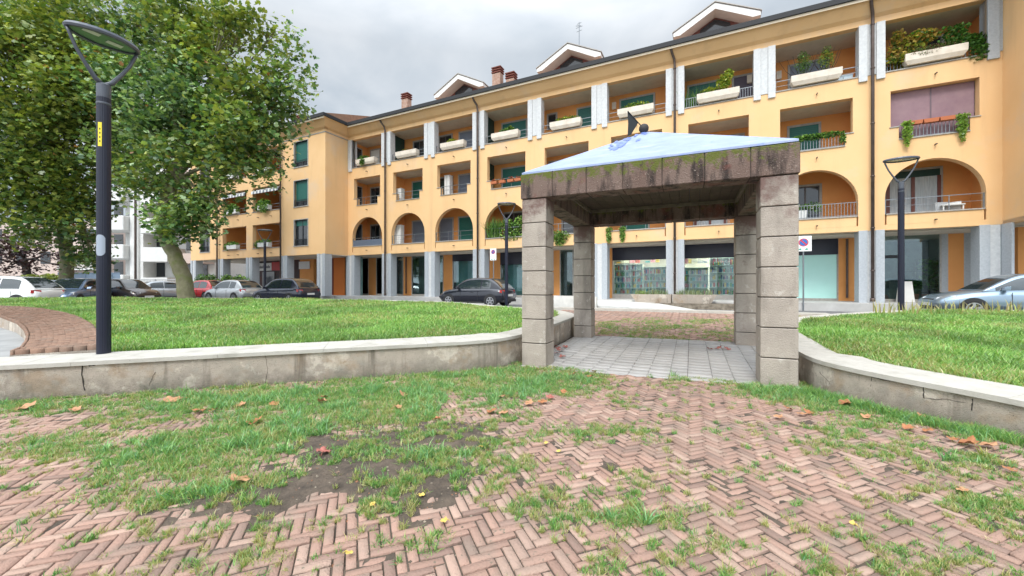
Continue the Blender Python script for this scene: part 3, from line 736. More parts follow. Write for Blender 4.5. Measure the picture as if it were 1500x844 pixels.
# right wing: only its return wall and corner show
m_ = MB(); m_.box(36, 48, -2.2, -2.2+T, ZL, 13.55); m_.box(36, 36+T, -2.2+T, CB, ZL, 13.55); m_.build('wing_wall', ORANGE, bld)
m_ = MB(); m_.box(36, 48, -2.2+T, CB, ZL+.003, 4.1); m_.build('wing_slab', SOFFIT, bld)
cornice_ret(-2.2, 0, 36.0, -1); cornice(36, 48, -2.2, e0=1)
# roof
m_ = MB(); m_.add([(-19, WW-.62, 14.08), (0.6, WW-.62, 14.08), (0.6, -.62, 14.08), (35.4, -.62, 14.08), (35.4, -2.8, 14.08), (48, -2.8, 14.08), (48, 7, 16.7), (-19, 7, 16.7), (48, 14, 14.1), (-19, 14, 14.1)],
      [(0, 1, 2, 3, 4, 5, 6, 7), (7, 6, 8, 9)])
m_ = MB(); m_.prism([(-.60, 14.10), (7, 16.9), (13.5, 14.10)], 'x', -.2, 48); m_.build('roof', TILE, bld)
m_ = MB(); m_.prism([(WW-.60, 14.105), (6.5, 17.0), (13.5, 14.105)], 'x', -19, .58); m_.build('roof', TILE, bld)
# pier fins on the top storey, one object per pier
for k in range(0, 10):
    mb = MB(); u = 4*k
    if k == 0: mb.box(u+.10, u+.44, -.09, .5, 10.52, 13.0); mb.box(u-.0, u+.10, -.04, .3, 10.75, 13)
    elif k == 9: mb.box(u-.44, u-.10, -.09, .5, 10.52, 13.0); mb.box(u-.10, u, -.04, .3, 10.8, 13)
    else:
        mb.box(u-.45, u-.15, -.09, .42, 10.52, 13.002); mb.box(u+.15, u+.45, -.09, .42, 10.52, 13.002); mb.box(u-.15, u+.15, -.035, .34, 10.76, 13.0)
    mb.build('stone_pier', STONEL if k < 9 else STONE, bld, bevel=.008)
# arcade columns
def gcol(u, w, k=1):
    mb = MB()
    mb.cur = 0; mb.box(u-.44, u-.14, w, w+.62, FZ, ZL+.02); mb.box(u+.14, u+.44, w, w+.62, FZ, ZL+.02)
    mb.cur = 1; mb.box(u-.14, u+.14, w+.05, w+.57, FZ, ZL+.01)
    mb.build('arcade_column', [STONE, STONEL], bld)
for k in range(1, 9): gcol(4*k, -.03)
gcol(.25, -.03); gcol(-.45, WW-.03)
for u in (-17.95, -13.5, -9.3, -4.8): gcol(u, WW-.03)
mb = MB(); mb.cur = 0; mb.box(35.35, 35.65, -.03, .6, FZ, ZL+.02); mb.cur = 1; mb.box(35.65, 35.95, -.0, .5, FZ, ZL+.01)
mb.cur = 0; mb.box(35.97, 36.05, -.60, .02, FZ, ZL+.01); mb.build('arcade_column', [STONE, STONEL], bld)
# downpipes
def pipe(u, w, zt=13.75, swan=True):
    mb = MB(); path = [(u, w-.16, .95), (u, w-.16, 12.6)]
    if swan: path += [(u, w-.16, 13.05), (u-.02, w-.22, 13.35), (u-.12, w-.45, 13.62), (u-.18, w-.62, 13.95)]
    mb.tube(path, .062, 10)
    for z in (2.2, 4.05, 6.3, 8.6, 11, 12.9): mb.tube([(u, w-.16, z-.03), (u, w-.16, z+.03)], .078, 10)
    mb.tube([(u, w-.16, .85), (u, w-.16, 1.0)], .09, 10)
    mb.build('downpipe', PIPE, bld, smooth=True)
for k in (1, 3, 6, 8): pipe(4*k, 0)
pipe(-4.95, WW); pipe(-13.75, WW)
# outlets (little water spouts) under the balconies
def one(nm, m, *b): mb = MB(); mb.box(*b); return mb.build(nm, m, bld)
for i in range(NBAY):
    for z in (4.30, 7.42, 10.35): mb = MB(); mb.tube([(4*i+2.05, .05, z), (4*i+2.05, -.16, z-.02)], .028, 6); mb.build('water_spout', PIPE, bld)
for a in (-12.2, -10.8, -8, -6.3):
    for z in (4.25, 7.25, 10.35): mb = MB(); mb.tube([(a, WW+.05, z), (a, WW-.16, z-.02)], .028, 6); mb.build('water_spout', PIPE, bld)
# sills
for i in range(NBAY):
    u = 4*i
    one('sill', SILL, u+.49, u+3.51, -.05, T+.02, 4.603, 4.65)
    one('sill', SILL, u+.91, u+3.09, -.05, T+.02, 7.783, 7.82)
    one('sill', SILL, u+.60, u+.93, -.04, T+.02, 8.333, 8.37); one('sill', SILL, u+3.07, u+3.40, -.04, T+.02, 8.333, 8.37)
    one('sill', SILL, u+.452, u+3.548, -.04, T+.02, 10.753, 10.80)
for a, b in ops:
    for z in (4.65, 7.7, 10.8): one('sill', SILL, a-.03, b+.03, WW-.05, WW+T, z+.003, z+.045)
# railings
def rail(a, b, w, z0, z1, bars=False, panel=None, drop=True):
    mb = MB(); mb.box(a, b, w-.014, w+.014, z1-.026, z1)
    if not bars:
        mb.box(a, b, w-.008, w+.008, z0+(z1-z0)*.5, z0+(z1-z0)*.5+.014); n = 2
        for j in range(n+2):
            u = a+.02+(b-a-.04)*j/(n+1); mb.box(u-.012, u+.012, w-.012, w+.012, z0, z1-.03)
        for u in (a+.02, b-.02): mb.box(u-.02, u+.02, w-.02, w+.02, z0-.0, z1)
    else:
        mb.box(a, b, w-.012, w+.012, z0+.04, z0+.06); n = int((b-a)/.11)
        for j in range(n+1):
            u = a+(b-a)*j/n; mb.box(u-.009, u+.009, w-.009, w+.009, z0, z1-.03)
    mb.build('balcony_rail', panel or RAILM, bld)
for i in range(NBAY):
    u = 4*i
    if i == 0:
        m_ = MB(); m_.box(u+.47, u+3.53, .06, .10, 4.66, 5.12); m_.build('balcony_panel', mat('slate_panel', (.10, .13, .18), .6), bld)
    rail(u+.46, u+3.54, .10, 4.65, 5.28, bars=(i in (7,)), )
    rail(u+.92, u+3.08, .08, 7.82, 8.42, bars=(i in (7, 8)))
    rail(u+.45, u+3.55, .12, 10.8, 11.32, bars=(i in (6, 8)))
for a, b in ops:
    for z in (4.69, 7.74, 10.84): rail(a, b, WW+.1, z, z+.5)
# windows -------------------------------------------------------------
def window(u0, u1, z0, z1, kind, w=CB, sur=True):
    fr = MB(); t = .10
    if sur:
        fr.box(u0-t, u0, w-.05, w, z0, z1+t); fr.box(u1, u1+t, w-.05, w, z0, z1+t); fr.box(u0, u1, w-.05, w, z1, z1+t)
    f = fr.build('window', SILL, bld) if sur else None
    par = f if f else bld
    mb = MB()
    def bars(nv, mm):
        b_ = MB(); n = nv+1
        for j in range(n+1):
            uu = u0+(u1-u0)*j/n; b_.box(uu-.035, uu+.035, w-.045, w-.012, z0, z1)
        b_.box(u0, u1, w-.044, w-.013, z1-.06, z1); b_.box(u0, u1, w-.044, w-.013, z0, z0+.06); b_.build('frame', mm, par)
    if kind in ('green', 'grey', 'mauve', 'white', 'purple'):
        m1 = {'green': GREEN, 'grey': GREYSH, 'mauve': MAUVE, 'white': WHITE, 'purple': mat('plum_shutter', (.10, .08, .11), .6)}[kind]
        k = int((z1-z0)/.09)
        for j in range(k):
            za = z0+(z1-z0)*j/k; zb = z0+(z1-z0)*(j+1)/k
            mb.add([(u0, w-.022, za), (u1, w-.022, za), (u1, w-.034, zb-.012), (u0, w-.034, zb-.012), (u0, w-.022, zb), (u1, w-.022, zb)], [(0, 1, 2, 3), (3, 2, 5, 4)])
        mb.build('shutter', m1, par)
    elif kind == 'half':
        zm = z0+(z1-z0)*.78
        m3 = MB(); m3.box(u0, u1, w-.04, w-.02, zm, z1); m3.build('shutter', GREEN, par)
        m2 = MB(); m2.box(u0, u1, w-.012, w-.003, z0, zm); m2.build('pane', DARKW, par); z1_ = z1; bars(1, BLACKM)
    elif kind == 'curtain':
        m2 = MB(); n = 26
        for j in range(n):
            a = u0+(u1-u0)*j/n; b = u0+(u1-u0)*(j+1)/n; d0, d1 = .02*math.sin(j*1.7), .02*math.sin((j+1)*1.7)
            m2.quad((a, w-.03+d0*.4, z0), (b, w-.03+d1*.4, z0), (b, w-.03+d1*.4, z1-.3), (a, w-.03+d0*.4, z1-.3))
        m2.build('curtain', CURT, par)
        m3 = MB(); m3.box(u0, u1, w-.06, w-.02, z1-.3, z1); m3.build('blind', DGREEN, par)
        b_ = MB(); n = 2
        for uu in (u0+.03, (u0+u1)/2, u1-.03): b_.box(uu-.06, uu+.06, w-.075, w-.045, z0, z1-.3)
        b_.build('frame', WOODR, par)
    else:
        m2 = MB(); m2.box(u0, u1, w-.012, w-.003, z0, z1); m2.build('pane', DARKW, par); bars(1 if u1-u0 > .8 else 0, mat('window_frame_dark', (.09, .08, .08), .5))
D1, D2, D3 = (4.2, 6.5), (7.4, 9.55), (10.35, 12.65)
def wn(i, a, b, zz, kind, z0=None): window(4*i+a, 4*i+b, z0 or zz[0], zz[1], kind)
wn(0, .64, 1.54, D3, 'white'); wn(1, 1.1, 2.2, D3, 'dark'); wn(2, -.45, .6, D3, 'dark'); wn(2, 1.33, 2.5, D3, 'grey')
wn(3, .85, 2.6, D3, 'green'); wn(4, .2, .72, D3, 'dark', 11.7); wn(4, 2.2, 3.7, D3, 'green'); wn(5, .86, 2.7, D3, 'green'); wn(6, .6, 2.0, D3, 'green'); wn(6, 2.8, 3.67, D3, 'purple')
wn(7, 1.3, 2.8, D3, 'grey'); wn(8, 1.9, 2.9, D3, 'dark')
wn(0, .64, 1.54, D2, 'dark'); wn(1, 1.0, 1.9, D2, 'green'); wn(2, -.45, .65, D2, 'dark'); wn(2, 1.28, 2.3, D2, 'grey')
wn(3, .85, 2.6, D2, 'green'); wn(4, .3, .9, D2, 'dark', 8.7); wn(4, 1.6, 2.8, D2, 'green'); wn(5, .9, 2.7, D2, 'green'); wn(6, 1.9, 3.2, D2, 'dark'); wn(7, 1.27, 2.47, D2, 'green')
wn(0, .64, 1.6, D1, 'dark'); wn(1, 1.0, 2.1, D1, 'grey'); wn(2, -.4, .68, D1, 'grey'); wn(2, 1.28, 2.5, D1, 'green', 4.9)
wn(3, 1.0, 2.4, D1, 'dark'); wn(4, 1.2, 2.6, D1, 'dark'); wn(5, .9, 2.4, D1, 'green'); wn(6, .9, 2.4, D1, 'curtain'); wn(7, 1.35, 2.5, D1, 'dark'); wn(8, 1.05, 2.85, (4.2, 6.78), 'curtain')
for z0, z1 in (D1, D2, D3):
    one('side_window', DARKW, .14, .152, .5, 1.22, z0, z1); one('window_frame', SILL, .14, .17, .42, .5, z0, z1+.08); one('window_frame', SILL, .14, .17, 1.22, 1.3, z0, z1+.08); one('window_frame', SILL, .14, .17, .5, 1.22, z1, z1+.08); one('window_frame', BLACKM, .14, .17, .84, .88, z0, z1)
# mauve roller blinds closing the second storey loggia at the right end
mb = MB(); mb.box(32.66, 34.0, .30, .33, 8.38, 9.90); mb.box(34.04, 35.34, .30, .33, 8.38, 9.90); mb.box(32.95, 35.05, .30, .33, 7.85, 8.38); mb.build('roller_blind', MAUVE, bld)
mb = MB(); mb.box(34.0, 34.04, .28, .34, 7.85, 9.9); mb.build('blind_frame', mat('plum_frame', (.14, .10, .12), .5), bld)
for (a, b), kinds in zip(wins, (('dark', 'dark', 'dark'), ('half', 'green', 'green'))):
    for (z0, z1), kd in zip(wrow, kinds):
        m_ = MB(); m_.box(a+.0, b-.0, WW+.19, WW+.27, z0, z1); m_.build('window_back', BLACKM, bld)
        m_ = MB(); m_.box(a-.08, a, WW-.02, WW+.2, z0-.04, z1+.06); m_.box(b, b+.08, WW-.02, WW+.2, z0-.04, z1+.06); m_.box(a, b, WW-.02, WW+.2, z1, z1+.06); m_.box(a-.1, b+.1, WW-.05, WW+.2, z0-.06, z0); m_.build('window_surround', SILL, bld)
        if kd == 'green': window(a, b, z0+.45, z1, 'green', WW+.19, False); window(a, b, z0, z0+.45, 'dark', WW+.19, False)
        elif kd == 'half': window(a, b, z0, z1, 'half', WW+.19, False)
        else: window(a, b, z0, z1, 'dark', WW+.19, False)
        rail(a, b, WW+.03, z0+.02, z0+.52, bars=True, panel=BLACKM)
for (a, b) in ops:
    for z0, z1 in ((4.2, 6.4), (7.3, 9.5), (10.4, 12.6)): window(a+.9, a+2.1, z0, z1, 'dark')
# striped awnings on the wing
for (a, b) in ops:
    m_ = MB(); n = 16
    for j in range(n):
        u0 = a+(b-a)*j/n; u1 = a+(b-a)*(j+1)/n; m_.cur = j % 2
        m_.add([(u0, WW+.35, 9.72), (u1, WW+.35, 9.72), (u1, WW-.12, 9.45), (u0, WW-.12, 9.45), (u1, WW-.13, 9.24), ((u0+u1)/2, WW-.13, 9.2), (u0, WW-.13, 9.24)], [(0, 1, 2, 3), (3, 2, 4, 5, 6)])
    m_.build('awning', [mat('awning_white', (.7, .7, .68), .8), mat('awning_grey', (.2, .22, .25), .8)], bld)
# dormers, chimneys, antenna ------------------------------------------
def dormer(c):
    mb = MB(); hw = 2.1; za, ze = 16.8, 15.72; t = .2
    mb.prism([(c-hw, ze), (c, za), (c+hw, ze), (c+hw, ze-t), (c+hw-.35, ze-t), (c, za-t-.12), (c-hw+.35, ze-t), (c-hw, ze-t)], 'y', 1.5, 7)
    d = mb.build('dormer', WHITE, bld)
    m2 = MB(); m2.prism([(c-hw+.35, 14.6), (c-hw+.35, ze-t), (c, za-t-.14), (c+hw-.35, ze-t), (c+hw-.35, 14.6)], 'y', 2.3, 6.9); m2.build('gable_wall', WOODR, d)
    m4 = MB(); m4.prism([(c-.75, 14.8), (c-.75, 15.95), (c, 16.35), (c+.75, 15.95), (c+.75, 14.8)], 'y', 2.24, 2.3); m4.build('window', DARKW, d)
    m3 = MB(); m3.prism([(c-hw-.05, ze+.01), (c, za+.035), (c+hw+.05, ze+.01), (c+hw+.05, ze+.06), (c, za+.09), (c-hw-.05, ze+.06)], 'y', 1.45, 7.05); m3.build('roof', SILL, d)
for c in (9.35, 17.6, 25.9, 34.1): dormer(c)
def chimney(u, w, zt, s=.62):
    mb = MB(); mb.box(u-s/2, u+s/2, w-.25, w+.25, 14.4, zt-.5); c_ = mb.build('chimney', BRICKC, bld)
    m2 = MB()
    for j in range(3): m2.box(u-s/2-.05, u+s/2+.05, w-.3, w+.3, zt-.5+j*.17+.06, zt-.5+j*.17+.13); m2.box(u-s/2+.06, u+s/2-.06, w-.2, w+.2, zt-.5+j*.17-.05, zt-.5+j*.17+.06)
    m2.build('cap', mat('dark_red_brick', (.16, .05, .035), .9), c_)
chimney(3.3, 3, 17.3); chimney(11.8, 3, 17.4, .66); chimney(12.9, 3, 16.75); chimney(-7.6, 1.5, 17.0, .9); chimney(-6.6, 1.5, 16.3, .5)
an = MB(); an.tube([(17.9, 3, 16.2), (17.9, 3, 18.95)], .025, 6)
for z, L in ((18.85, .3), (18.6, .45), (18.35, .35)): an.tube([(17.9-L/2, 3, z), (17.9+L/2, 3, z+.05)], .014, 5)
an.tube([(17.7, 2.9, 18.7), (18.0, 3.1, 18.75)], .02, 5); an.build('antenna', RAILM, bld)
# ---------------------------------------------------------------- ground floor shops
SW = 2.4
gf = MB(); gf.box(-18.4, 48, 5.2, 12.5, .5, 3.94); gf.box(-18.4, -4.2, CB, 5.2, .5, 3.94) if False else None
gf.build('shop_back_wall', mat('shop_interior_wall', (.42, .43, .42), .9, var=(.25, .27, .27), vscale=.8), bld)
fl = MB(); fl.box(.0, 48, .62, 5.3, ZL-.05, ZL-.01); fl.build('arcade_soffit', SOFFIT, bld)
fl = MB(); fl.box(-18.2, .0, WW+.62, 5.3, ZL-.05, ZL-.01); fl.build('arcade_soffit', SOFFIT, bld)
def seg(a, b, m, nm, w0=SW, w1=SW+.2, z0=FZ, z1=ZL-.05): m_ = MB(); m_.box(a, b, w0, w1, z0, z1); return m_.build(nm, m, bld)
def shop(pa, pb, gm, bay, blind=0, pl=.12, mull=0, back=None):
    a, b = U(pa, SW), U(pb, SW)
    fr = MB(); fr.box(a, b, SW-.02, SW+.1, FZ, FZ+pl); fr.box(a, a+.06, SW-.02, SW+.08, FZ+pl, ZL-.05); fr.box(b-.06, b, SW-.02, SW+.08, FZ+pl, ZL-.05)
    for j in range(mull): x = a+(b-a)*(j+1)/(mull+1); fr.box(x-.03, x+.03, SW-.01, SW+.07, FZ+pl, ZL-.06)
    s = fr.build('shopfront', SILL, bld)
    g_ = MB(); g_.box(a+.06, b-.06, SW+.02, SW+.03, FZ+pl, ZL-.05); g_.build('glass', gm, s)
    if blind: k = MB(); k.box(a+.02, b-.02, SW-.06, SW+.015, ZL-.06-blind, ZL-.052); k.build('fascia', NAVY, s)
    if back: k = MB(); k.box(a, b, SW+.5, SW+.55, FZ, ZL-.06); k.build('back_panel', back, s)
    return s, a, b
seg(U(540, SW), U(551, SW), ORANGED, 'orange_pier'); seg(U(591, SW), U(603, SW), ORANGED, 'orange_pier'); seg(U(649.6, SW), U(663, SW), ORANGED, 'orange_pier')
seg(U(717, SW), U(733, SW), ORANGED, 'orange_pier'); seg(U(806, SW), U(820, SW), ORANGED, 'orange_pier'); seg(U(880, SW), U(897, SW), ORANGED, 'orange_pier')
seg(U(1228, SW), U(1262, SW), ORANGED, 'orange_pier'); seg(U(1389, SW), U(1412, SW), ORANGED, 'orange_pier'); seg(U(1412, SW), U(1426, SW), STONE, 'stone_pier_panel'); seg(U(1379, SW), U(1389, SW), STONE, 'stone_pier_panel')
m_ = MB(); x = U(1240, SW); m_.tube([(x, SW-.1, .95), (x, SW-.1, 3.85)], .05, 8); m_.build('downpipe', PIPE, bld)
m_ = MB(); x = U(596, SW); m_.tube([(x, SW-.1, .95), (x, SW-.1, 3.85)], .05, 8); m_.build('downpipe', PIPE, bld)
shop(480, 540, GLASS, 0, back=TEALD, mull=3); shop(551, 591, GLASS, 1, back=mat('shop_beige', (.45, .47, .40), .8, var=(.3, .32, .28), vscale=1)); shop(603, 649.6, GLASS, 1, mull=1, back=mat('shop_dark', (.08, .09, .08), .8, var=(.3, .3, .25), vscale=1.2))
shop(663, 717, GLASS, 2, blind=.5, back=mat('shop_teal', (.34, .52, .50), .7, var=(.25, .40, .39), vscale=.7)); shop(733, 806, GLASS, 3, blind=.85, back=MATS['shop_teal'], mull=1)
shop(820, 880, GLASS, 4, mull=2, back=mat('shop_dark2', (.12, .08, .07), .8, var=(.28, .26, .22), vscale=.9))
s5, a5, b5 = shop(897, 978, GLASSB, 5, blind=.78, pl=.25); s6, a6, b6 = shop(990, 1100, GLASSB, 6, blind=.78, pl=.25)
s7, a7, b7 = shop(1112, 1228, GLASS, 7, blind=.78); m_ = MB(); m_.box(a7+.07, b7-.07, SW-.004, SW+.012, FZ+.12, ZL-.8); m_.build('mint_panel', MINT, s7)
seg(U(978, SW), U(990, SW), STONEL, 'stone_pier_panel'); seg(U(1100, SW), U(1112, SW), STONEL, 'stone_pier_panel')
s8, a8, b8 = shop(1262, 1379, GLASS, 8, back=None, mull=0); 
m_ = MB(); x = a8+(b8-a8)*.52; m_.box(x-.05, x+.05, SW-.02, SW+.08, FZ, 3.0); m_.box(a8, x, SW-.02, SW+.08, 2.85, 3.0); m_.build('door_frame', BLACKM, s8)
m_ = MB(); m_.box(a8, b8+.5, 5.0, 5.1, FZ, ZL-.1); m_.build('back_panel', mat('shop_deep', (.06, .08, .09), .8, var=(.18, .22, .22), vscale=.8), s8)
shop(1426, 1520, GLASS, 9, back=TEALD); seg(36.8, 37.3, ORANGED, 'orange_pier', .8, 1.3)
# plants and shelf inside the last shop
def shelf_unit(u0, u1, w, z0, rows_, cols_n, m1, nm, par, books=True, cell=.36):
    mb = MB(); W_ = (u1-u0); H_ = rows_*cell; t = .03; d = .3
    for r_ in range(rows_+1): mb.box(u0, u1, w, w+d, z0+r_*cell-t/2, z0+r_*cell+t/2)
    for c_ in range(cols_n+1): x = u0+W_*c_/cols_n; mb.box(x-t/2, x+t/2, w+.001, w+d-.001, z0, z0+H_)
    mb.box(u0, u1, w+d, w+d+.02, z0, z0+H_)
    o = mb.build(nm, m1, par)
    if books:
        bb = MB(); mats_ = [mat('book_%s' % n_, c_, .6) for n_, c_ in (('red', (.45, .08, .06)), ('teal', (.05, .32, .34)), ('cream', (.65, .60, .48)), ('navy', (.04, .07, .2)), ('yellow', (.6, .42, .08)), ('pink', (.6, .25, .30)), ('green', (.10, .3, .12)), ('grey', (.35, .36, .38)))]
        for r_ in range(rows_):
            for c_ in range(cols_n):
                x = u0+W_*c_/cols_n+.03; xe = u0+W_*(c_+1)/cols_n-.03; zz = z0+r_*cell+t/2
                while x < xe-.03:
                    bw_ = random.uniform(.025, .11); bw_ = min(bw_, xe-x); hh = random.uniform(.16, .29)
                    if random.random() < .85: bb.cur = random.randrange(8); bb.box(x, x+bw_*.92, w+.03+random.uniform(0, .08), w+.26, zz, zz+hh)
                    x += bw_
        bb.build('books', mats_, o)
    return o
SHW = mat('pale_shelf', (.62, .72, .66), .5)
shelf_unit(a5+.1, a5+.1+(b5-a5)*.52, SW+.12, FZ+.27, 5, 5, SHW, 'shelf', s5); shelf_unit(a5+.15+(b5-a5)*.53, b5-.05, SW+.12, FZ+.27, 4, 4, SHW, 'shelf', s5, cell=.40)
shelf_unit(a6+.1, a6+.1+(b6-a6)*.42, SW+.12, FZ+.27, 4, 5, SHW, 'shelf', s6, cell=.38); shelf_unit(a6+.15+(b6-a6)*.43, b6-.05, SW+.12, FZ+.27, 5, 6, SHW, 'shelf', s6, cell=.41)
for (a_, b_, s_, zt_) in ((a5, b5, s5, 2.98), (a6, b6, s6, 2.86)):
    bb = MB(); x = a_+.2
    while x < b_-.5:
        ww_ = random.uniform(.14, .34); bb.cur = random.choice((0, 1, 2, 2, 2, 4, 5, 5, 7, 7)); z_ = zt_-.02
        if random.random() < .85: bb.box(x, x+ww_*.85, SW+.2+.12*random.random(), SW+.36, z_-.0, z_+random.uniform(.08, .36))
        x += ww_
    bb.build('display_posters', [MATS['book_'+n_] for n_ in ('red', 'teal', 'cream', 'navy', 'yellow', 'pink', 'green', 'grey')], s_)
TUBE_FILL = emis('tube_and_fill_glow', (1, .94, .78), 42)
for x0, x1, y_, s_ in ((a6+1.0, a6+1.9, 1.1, s6), (a6+3.0, a6+4.2, 1.1, s6), (a6+1.2, a6+4.2, .3, s6), (a5+.5, a5+3.4, .3, s5)): m_ = MB(); m_.box(x0, x1, SW+y_, SW+y_+.15, 3.38, 3.43); m_.build('tube_and_fill_lamp', TUBE_FILL, s_)  # besides the shop's own tubes, extra ones are added to brighten the interior
# wing ground floor: shop panels
seg(-13.2, -9.6, mat('shop_red_dark', (.10, .035, .03), .6, var=(.03, .03, .035), vscale=1), 'shop_panel', 1.0, 1.2); seg(-9.0, -7.0, MATS['shop_red_dark'], 'shop_panel', 1.0, 1.2)
seg(-7.0, -5.2, ORANGED, 'orange_pier', .9, 1.2); seg(-4.3, -2.6, mat('dark_red_wall', (.16, .03, .02), .8), 'shop_panel', 1.0, 1.2); seg(-2.6, -1.3, mat('deep_orange_wall', (.55, .16, .03), .8), 'orange_pier', .8, 1.0); seg(-1.3, .4, TEALD, 'shop_panel', .9, 1.1)
seg(-12.4, -10.6, DARKW, 'shop_window', .93, .98, 1.3, 2.9)
def sign(u0, u1, z0, z1, m1, w):
    m_ = MB(); m_.box(u0, u1, w-.08, w, z0, z1); return m_.build('shop_sign', m1, bld)
sg = sign(-12.9, -10.95, 3.0, 3.72, mat('white_sign', (.75, .75, .75), .4), .95); sg2 = sign(-10.9, -9.75, 3.0, 3.78, mat('red_sign', (.45, .03, .03), .4), .95)
sign(-8.9, -8.1, 3.0, 3.78, MATS['red_sign'], .95); sign(-6.95, -5.6, 3.05, 3.7, MATS['white_sign'], .85)
m_ = MB()
x = -12.7
while x < -11.2: ww_ = random.uniform(.08, .2); m_.box(x, x+ww_*.8, .862, .868, 3.22, 3.5 if random.random() < .3 else 3.42); x += ww_
m_.build('sign_lettering', mat('sign_grey', (.15, .15, .17), .6), sg)
# arcade floor, step towards the street
fl = MB(); fl.box(-.3, 48, -1.1, 5.2, .3, FZ); fl.box(-19, -.3, -3.3, 5.2, .3, FZ-.003); o = fl.build('arcade_floor', FLOORST); o.location = O; o.rotation_euler = (0, 0, TH)
tag(o, 'pale stone pavement under and in front of the arcade', 'pavement', kind='structure')
# ================================================================ TERRACE PLANTERS AND PLANTS
ORD = ['first', 'second', 'third', 'fourth', 'fifth', 'sixth', 'seventh', 'eighth', 'ninth']
GP = [(.075, .18, .04), (.10, .23, .045), (.045, .115, .025), (.15, .27, .06)]
YG = [(.30, .36, .05), (.40, .42, .06), (.17, .27, .04)]
YB = [(.38, .27, .06), (.28, .18, .045), (.44, .33, .07), (.17, .17, .045)]
LG = [(.28, .44, .10), (.38, .52, .14), (.20, .36, .08)]
HEATH = [(.16, .09, .07), (.11, .12, .04), (.09, .14, .04), (.22, .12, .09)]
def foliage(name, blobs, size, pal, parent, shape=LEAF, droop=0.0):
    """blobs: (x,y,z,rx,ry,rz,count) local"""
    P_ = []
    for x, y, z, rx, ry, rz, n in blobs:
        v = rng.normal(size=(n, 3)); v /= np.linalg.norm(v, axis=1)[:, None]; v *= (rng.random(n)**.45)[:, None]
        P_.append(v*np.array([rx, ry, rz])+np.array([x, y, z]))
    P_ = np.concatenate(P_); return leaves(name, P_, size, pick(len(P_), pal, .25), LEAFM, parent, shape, droop=droop)
def blade_plant(name, n, sx, sy, h, pal, parent, z0=0, wd=.03, lean=.55, x0=0):
    x = x0+(rng.random(n)-.5)*sx; y = (rng.random(n)-.5)*sy
    return blades(name, x, y, np.full(n, z0), h*(.6+.5*rng.random(n)), np.full(n, wd), lean*rng.random(n), pick(n, pal, .2), LEAFM, parent)
planter0 = None
def planter(i, label, u0=1.05, u1=2.95):
    global planter0
    o = None
    root = empty('balcony_planter', W(4*i+(u0+u1)/2, -.02, 10.86), TH, label, 'planter', 'cream planter boxes on the top floor balconies')
    L = (u1-u0)/2
    if planter0 is None:
        mb = MB(); z0, z1, a, b = 0, .44, .15, .19
        mb.add([(-L+.10, -a+.03, z0), (L-.10, -a+.03, z0), (L-.10, b, z0), (-L+.10, b, z0), (-L, -a-.05, z0+.16), (L, -a-.05, z0+.16), (L, b, z0+.16), (-L, b, z0+.16),
                (-L, -a-.07, z1), (L, -a-.07, z1), (L, b, z1), (-L, b, z1)], [(0, 3, 2, 1), (0, 1, 5, 4), (1, 2, 6, 5), (2, 3, 7, 6), (3, 0, 4, 7), (4, 5, 9, 8), (5, 6, 10, 9), (6, 7, 11, 10), (7, 4, 8, 11)])
        mb.add([(-L+.05, -a-.02, z1), (L-.05, -a-.02, z1), (L-.05, b-.05, z1), (-L+.05, b-.05, z1), (-L+.05, -a-.02, z1-.06), (L-.05, -a-.02, z1-.06), (L-.05, b-.05, z1-.06), (-L+.05, b-.05, z1-.06)], [(0, 1, 5, 4), (1, 2, 6, 5), (2, 3, 7, 6), (3, 0, 4, 7)])
        mb.add([(-L, -a-.07, z1), (L, -a-.07, z1), (L, b, z1), (-L, b, z1), (-L+.05, -a-.02, z1), (L-.05, -a-.02, z1), (L-.05, b-.05, z1), (-L+.05, b-.05, z1)], [(0, 1, 5, 4), (1, 2, 6, 5), (2, 3, 7, 6), (3, 0, 4, 7)])
        box = mb.build('box', CREAM, root)
        m2 = MB(); m2.box(-L+.055, L-.055, -a-.015, b-.055, z1-.12, z1-.05); so_ = m2.build('soil', SOIL, root); planter0 = (box, so_)
    else:
        for s_ in planter0: c = s_.copy(); COL.objects.link(c); c.parent = root
    return root
def plant(name, i, zz, label, cat='plant', w=-.02, u=2.0, group=None): return empty(name, W(4*i+u, w, zz), TH, label, cat, group)
planter(0, 'cream planter box on the top floor balcony nearest the inner corner')
planter(1, 'cream planter box with a sparse brownish plant, second from the inner corner')
planter(2, 'cream planter box with a small yellow-green tuft, third from the inner corner')
planter(3, 'cream planter box with low leafy greens fourth from the inner corner')
planter(4, 'cream planter box on the fifth top floor balcony, right of a tiny window')
planter(5, 'cream planter box directly above the pennant of the pavilion roof')
planter(6, 'cream planter box with a tall yellow-green shrub beside a plum shutter on the top floor')
planter(7, 'cream planter box holding two upright olive-like shrubs on the top floor')
planter(8, 'cream planter box overgrown with heather on the rightmost top floor balcony', .9, 3.1)
PZ = 11.28
p = plant('trailing_plant', 0, PZ, 'green trailing plant spilling over the planter nearest the inner corner of the building'); foliage('foliage', [(-.3, 0, .12, .5, .15, .22, 260), (-.25, -.22, -.2, .28, .06, .32, 200), (-.7, .1, .1, .3, .2, .3, 90)], .10, GP, p)
p = plant('sparse_plant', 1, PZ, 'sparse brownish plant in the planter beside the first dark green partition'); foliage('foliage', [(-.2, 0, .08, .45, .1, .16, 110)], .08, YB, p)
p = plant('small_shrub', 2, PZ, 'small yellow-green tuft in the third top floor planter from the inner corner'); foliage('foliage', [(-.15, 0, .12, .4, .14, .2, 260)], .09, YG, p)
p = plant('leafy_plant', 3, PZ, 'low leafy greens in the planter beside the second dark green partition'); foliage('foliage', [(.05, 0, .12, .6, .15, .18, 330), (.3, 0, .22, .25, .14, .2, 120)], .10, GP+YG[:1], p)
